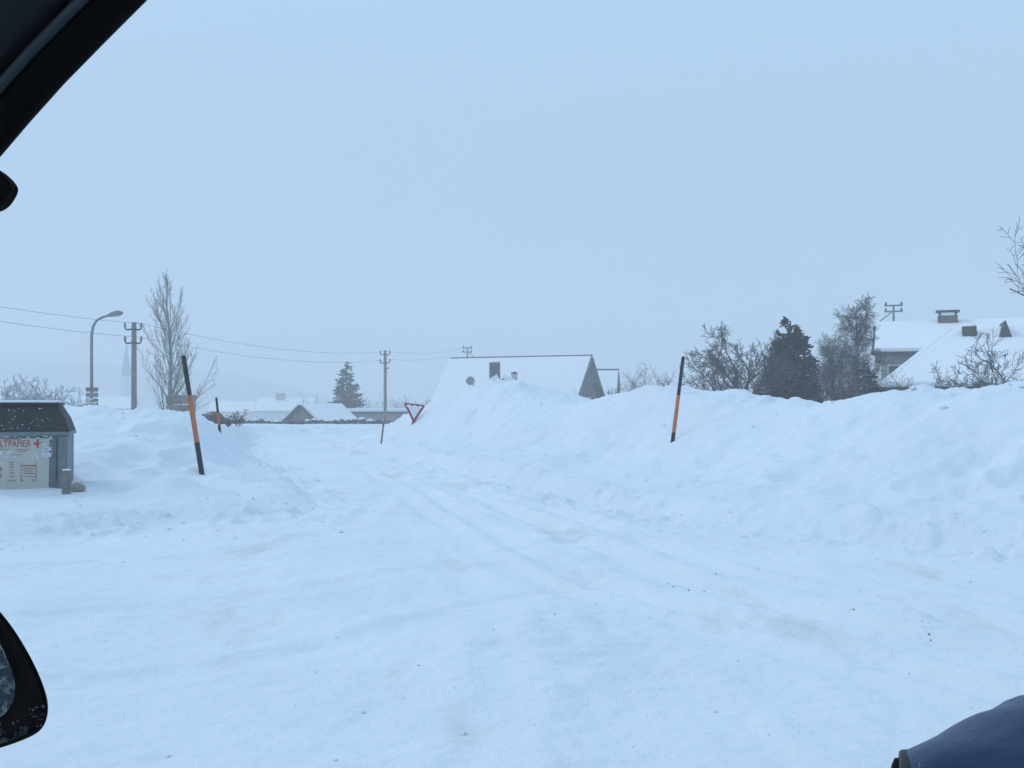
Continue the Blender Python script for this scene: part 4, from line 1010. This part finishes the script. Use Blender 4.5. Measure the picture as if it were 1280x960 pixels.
cr_.color_ramp.elements[0].position = .46; cr_.color_ramp.elements[0].color = (.09,.14,.17,1); cr_.color_ramp.elements[1].position = .62; cr_.color_ramp.elements[1].color = (.85,.88,.90,1)
t_.links.new(nn.outputs['Fac'], cr_.inputs[0]); t_.links.new(cr_.outputs[0], bb.inputs['Base Color']); bb.inputs['Roughness'].default_value = .55; bb.inputs['Metallic'].default_value = .15
bmp = t_.nodes.new('ShaderNodeBump'); bmp.inputs['Distance'].default_value = .004; t_.links.new(nn.outputs['Fac'], bmp.inputs['Height']); t_.links.new(bmp.outputs[0], bb.inputs['Normal'])
b = MB(); b.add([p-mn*.014 for p in ri_], [tuple(range(N2))]); b.build('mirror_glass', mgm, mo_)
sc_ = MB(); rg = random.Random(6)
for k in range(60):    # snow crusted on the lower bezel
    q0 = Vector((rg.uniform(-10,54), rg.uniform(880,924)))
    if q0.x < 32 and q0.y < 900: continue
    if q0.y > 924 - max(0, q0.x-10)*.42: continue
    if rg.random() > .35 + .65*math.sin(q0.x*.25+1)**2: continue
    hit = on_mirror(q0.x, q0.y)
    sc_.blob(hit+mn*rg.uniform(.001,.005), rg.uniform(.0008,.0028), .0015, rg.uniform(.0006,.002), k, .4, 6, 4)
sc_.build('snow_crust', mat('crust', (.20,.23,.25), .85, bump=.6, bscale=400), mo_, smooth=True)['kind'] = 'stuff'
b = MB(); b.tube([on_mirror(-170,905)-mn*.05, Vector((-.86,1.02,.86)), Vector((-.84,1.0,.80))], [.035,.04,.05], 10); b.build('mirror_arm', MHS, mo_, smooth=True)

# ------------------------------------------------------------------ passenger: only the jacket sleeve and glove reach into the picture
pe = thing('person', 'passenger in blue jacket with dark glove, sleeve showing at lower right', 'person', (.72, .66, .52))
def skin(name, V, E, Rr, m, parent, sub=2):
    me = bpy.data.meshes.new(name); me.from_pydata([tuple(Vector(v) - Vector(pe.location)) for v in V], E, [])
    o_ = bpy.data.objects.new(name, me); C.objects.link(o_); o_.parent = parent
    md = o_.modifiers.new('skin', 'SKIN'); md.use_smooth_shade = True
    for i, v in enumerate(me.skin_vertices[0].data): v.radius = (Rr[i], Rr[i]); v.use_root = (i == 0)
    sm = o_.modifiers.new('sub', 'SUBSURF'); sm.levels = sub; sm.render_levels = sub
    me.materials.append(m); return o_
JK = mat('blue_jacket', (.046,.088,.185), .42, col2=(.058,.104,.21), vscale=14, spec=.45, bump=.12, bscale=60)
V = [(.80,.66,.60),(.80,.66,.80),(.79,.66,.98),(.76,.66,1.10),(.74,.66,1.17),(.72,.66,1.26),(.70,.66,1.36),
     (.76,.52,1.06),(.60,.56,1.02),(.78,.82,1.06),(.66,.88,.86),(.45,.84,.80),
     (.60,.56,.58),(.34,.56,.60),(.26,.56,.36),(.60,.76,.58),(.34,.76,.60),(.26,.76,.36)]
E = [(0,1),(1,2),(2,3),(3,4),(4,5),(5,6),(2,7),(7,8),(2,9),(9,10),(10,11),(0,12),(12,13),(13,14),(0,15),(15,16),(16,17)]
RR = [.16,.15,.16,.10,.055,.085,.08,.08,.06,.08,.06,.05,.09,.07,.05,.09,.07,.05]
skin('body', V, E, RR, JK, pe)
# sleeve, with folds
def sleeve_pts():
    return [((.2125,.575,1.066),.0448),((.2175,.575,1.0665),.0455),((.238,.578,1.0695),.0492),((.264,.580,1.0735),.0565),((.282,.582,1.0755),.0622),((.30,.584,1.0755),.0655),((.36,.588,1.066),.068),((.45,.58,1.050),.07),((.56,.565,1.035),.075),((.68,.55,1.04),.085)]
sp_ = sleeve_pts(); b = MB(); dense = []; dr_ = []
pp = smooth_pl(np.array([q[0] for q in sp_]), 5); rrp = np.interp(np.linspace(0,len(sp_)-1,len(pp)), range(len(sp_)), [q[1] for q in sp_])
rgs = random.Random(2)
n_ = 32; vs = []
for i, p in enumerate(pp):
    p = Vector(p)
    for j in range(n_):
        a = 2*math.pi*j/n_; fold = 1 + (.02*math.sin(3*a + i*.35) + .016*math.sin(7*a - i*.5))*min(1, i/14)
        sh_ = .36*math.cos(a)*rrp[i]*max(0, 1-i/25); vs.append(p + Vector((0, math.cos(a), math.sin(a)*.92)) * rrp[i] * fold + Vector((sh_,0,0)))
b.add(vs, [(i*n_+j, i*n_+(j+1)%n_, (i+1)*n_+(j+1)%n_, (i+1)*n_+j) for i in range(len(pp)-1) for j in range(n_)])
so = b.build('jacket_sleeve', JK, pe, smooth=True)
b = MB(); c0 = Vector(sp_[0][0])
vs = []
for dx, k in ((.0085,1.00),(.0075,1.035),(.001,1.03),(-.0005,1.0),(-.0005,.86)):
    for j in range(n_):
        a = 2*math.pi*j/n_; vs.append(c0 + Vector((dx + .36*math.cos(a)*.0445*k, math.cos(a)*.0445*k, math.sin(a)*.041*k)))
b.add(vs, [(l*n_+j, l*n_+(j+1)%n_, (l+1)*n_+(j+1)%n_, (l+1)*n_+j) for l in range(4) for j in range(n_)])
cf = b.build('cuff', mat('cuff_blue', (.085,.105,.125), .6, var=.3, vscale=60), so, smooth=True)
b = MB()
for j in range(44):
    a = 2*math.pi*j/44; a2 = a + .08
    b.tube([c0+Vector((.0105+.36*math.cos(q)*.0445*1.05, math.cos(q)*.0445*1.05, math.sin(q)*.041*1.05)) for q in (a, a2)], .0008, 5)
b.build('stitching', mat('thread', (.25,.28,.32), .8), cf)
GL = mat('glove_black', (.004,.004,.005), .8, spec=.08)
g = MB(); gv = []
for dx, k in ((.012,.90),(.0,.93),(-.003,.92),(-.0048,.82),(-.0055,.6),(-.0055,.2)):
    for j in range(24):
        a = 2*math.pi*j/24; gv.append(c0 + Vector((dx + .36*math.cos(a)*.0445*k, math.cos(a)*.0445*k, math.sin(a)*.041*k)))
g.add(gv, [(l*24+j, l*24+(j+1)%24, (l+1)*24+(j+1)%24, (l+1)*24+j) for l in range(5) for j in range(24)] + [tuple(120+j for j in range(24))])
g.tube([(.236,.575,1.066),(.232,.575,1.035),(.215,.572,1.0),(.19,.57,.965)], [.02,.032,.042,.034], 16); go = g.build('glove', GL, pe, smooth=True)
for k, ln in enumerate((.075,.085,.08,.065)):
    y = .545 + k*.019; s_ = Vector((.178,y,.972))
    f = MB(); f.tube([s_, s_+Vector((-.012,0,-ln*.4)), s_+Vector((-.004,0,-ln*.75)), s_+Vector((.012,0,-ln))], [.0105,.0105,.0095,.007], 8); f.build('finger', GL, go, smooth=True)
f = MB(); s_ = Vector((.19,.548,1.02)); f.tube([s_, s_+Vector((-.015,-.022,-.025)), s_+Vector((-.018,-.03,-.055)), s_+Vector((-.012,-.03,-.075))], [.013,.012,.011,.008], 8); f.build('thumb', GL, go, smooth=True)

# ------------------------------------------------------------------ haze: one box of even, pale air
hz = MB(); hz.box(-1300, 1300, -1300, 1300, -6, 36)
ho = hz.build('haze', None); ho['kind'] = 'stuff'; ho['label'] = 'pale snow haze filling the air'; 
hm = bpy.data.materials.new('haze'); hm.use_nodes = True; t_ = hm.node_tree; t_.nodes.clear()
oo = t_.nodes.new('ShaderNodeOutputMaterial'); pv = t_.nodes.new('ShaderNodeVolumePrincipled')
pv.inputs['Color'].default_value = (.90,.905,.905,1); pv.inputs['Density'].default_value = .0046; pv.inputs['Anisotropy'].default_value = .0
t_.links.new(pv.outputs[0], oo.inputs['Volume']); ho.data.materials.append(hm)
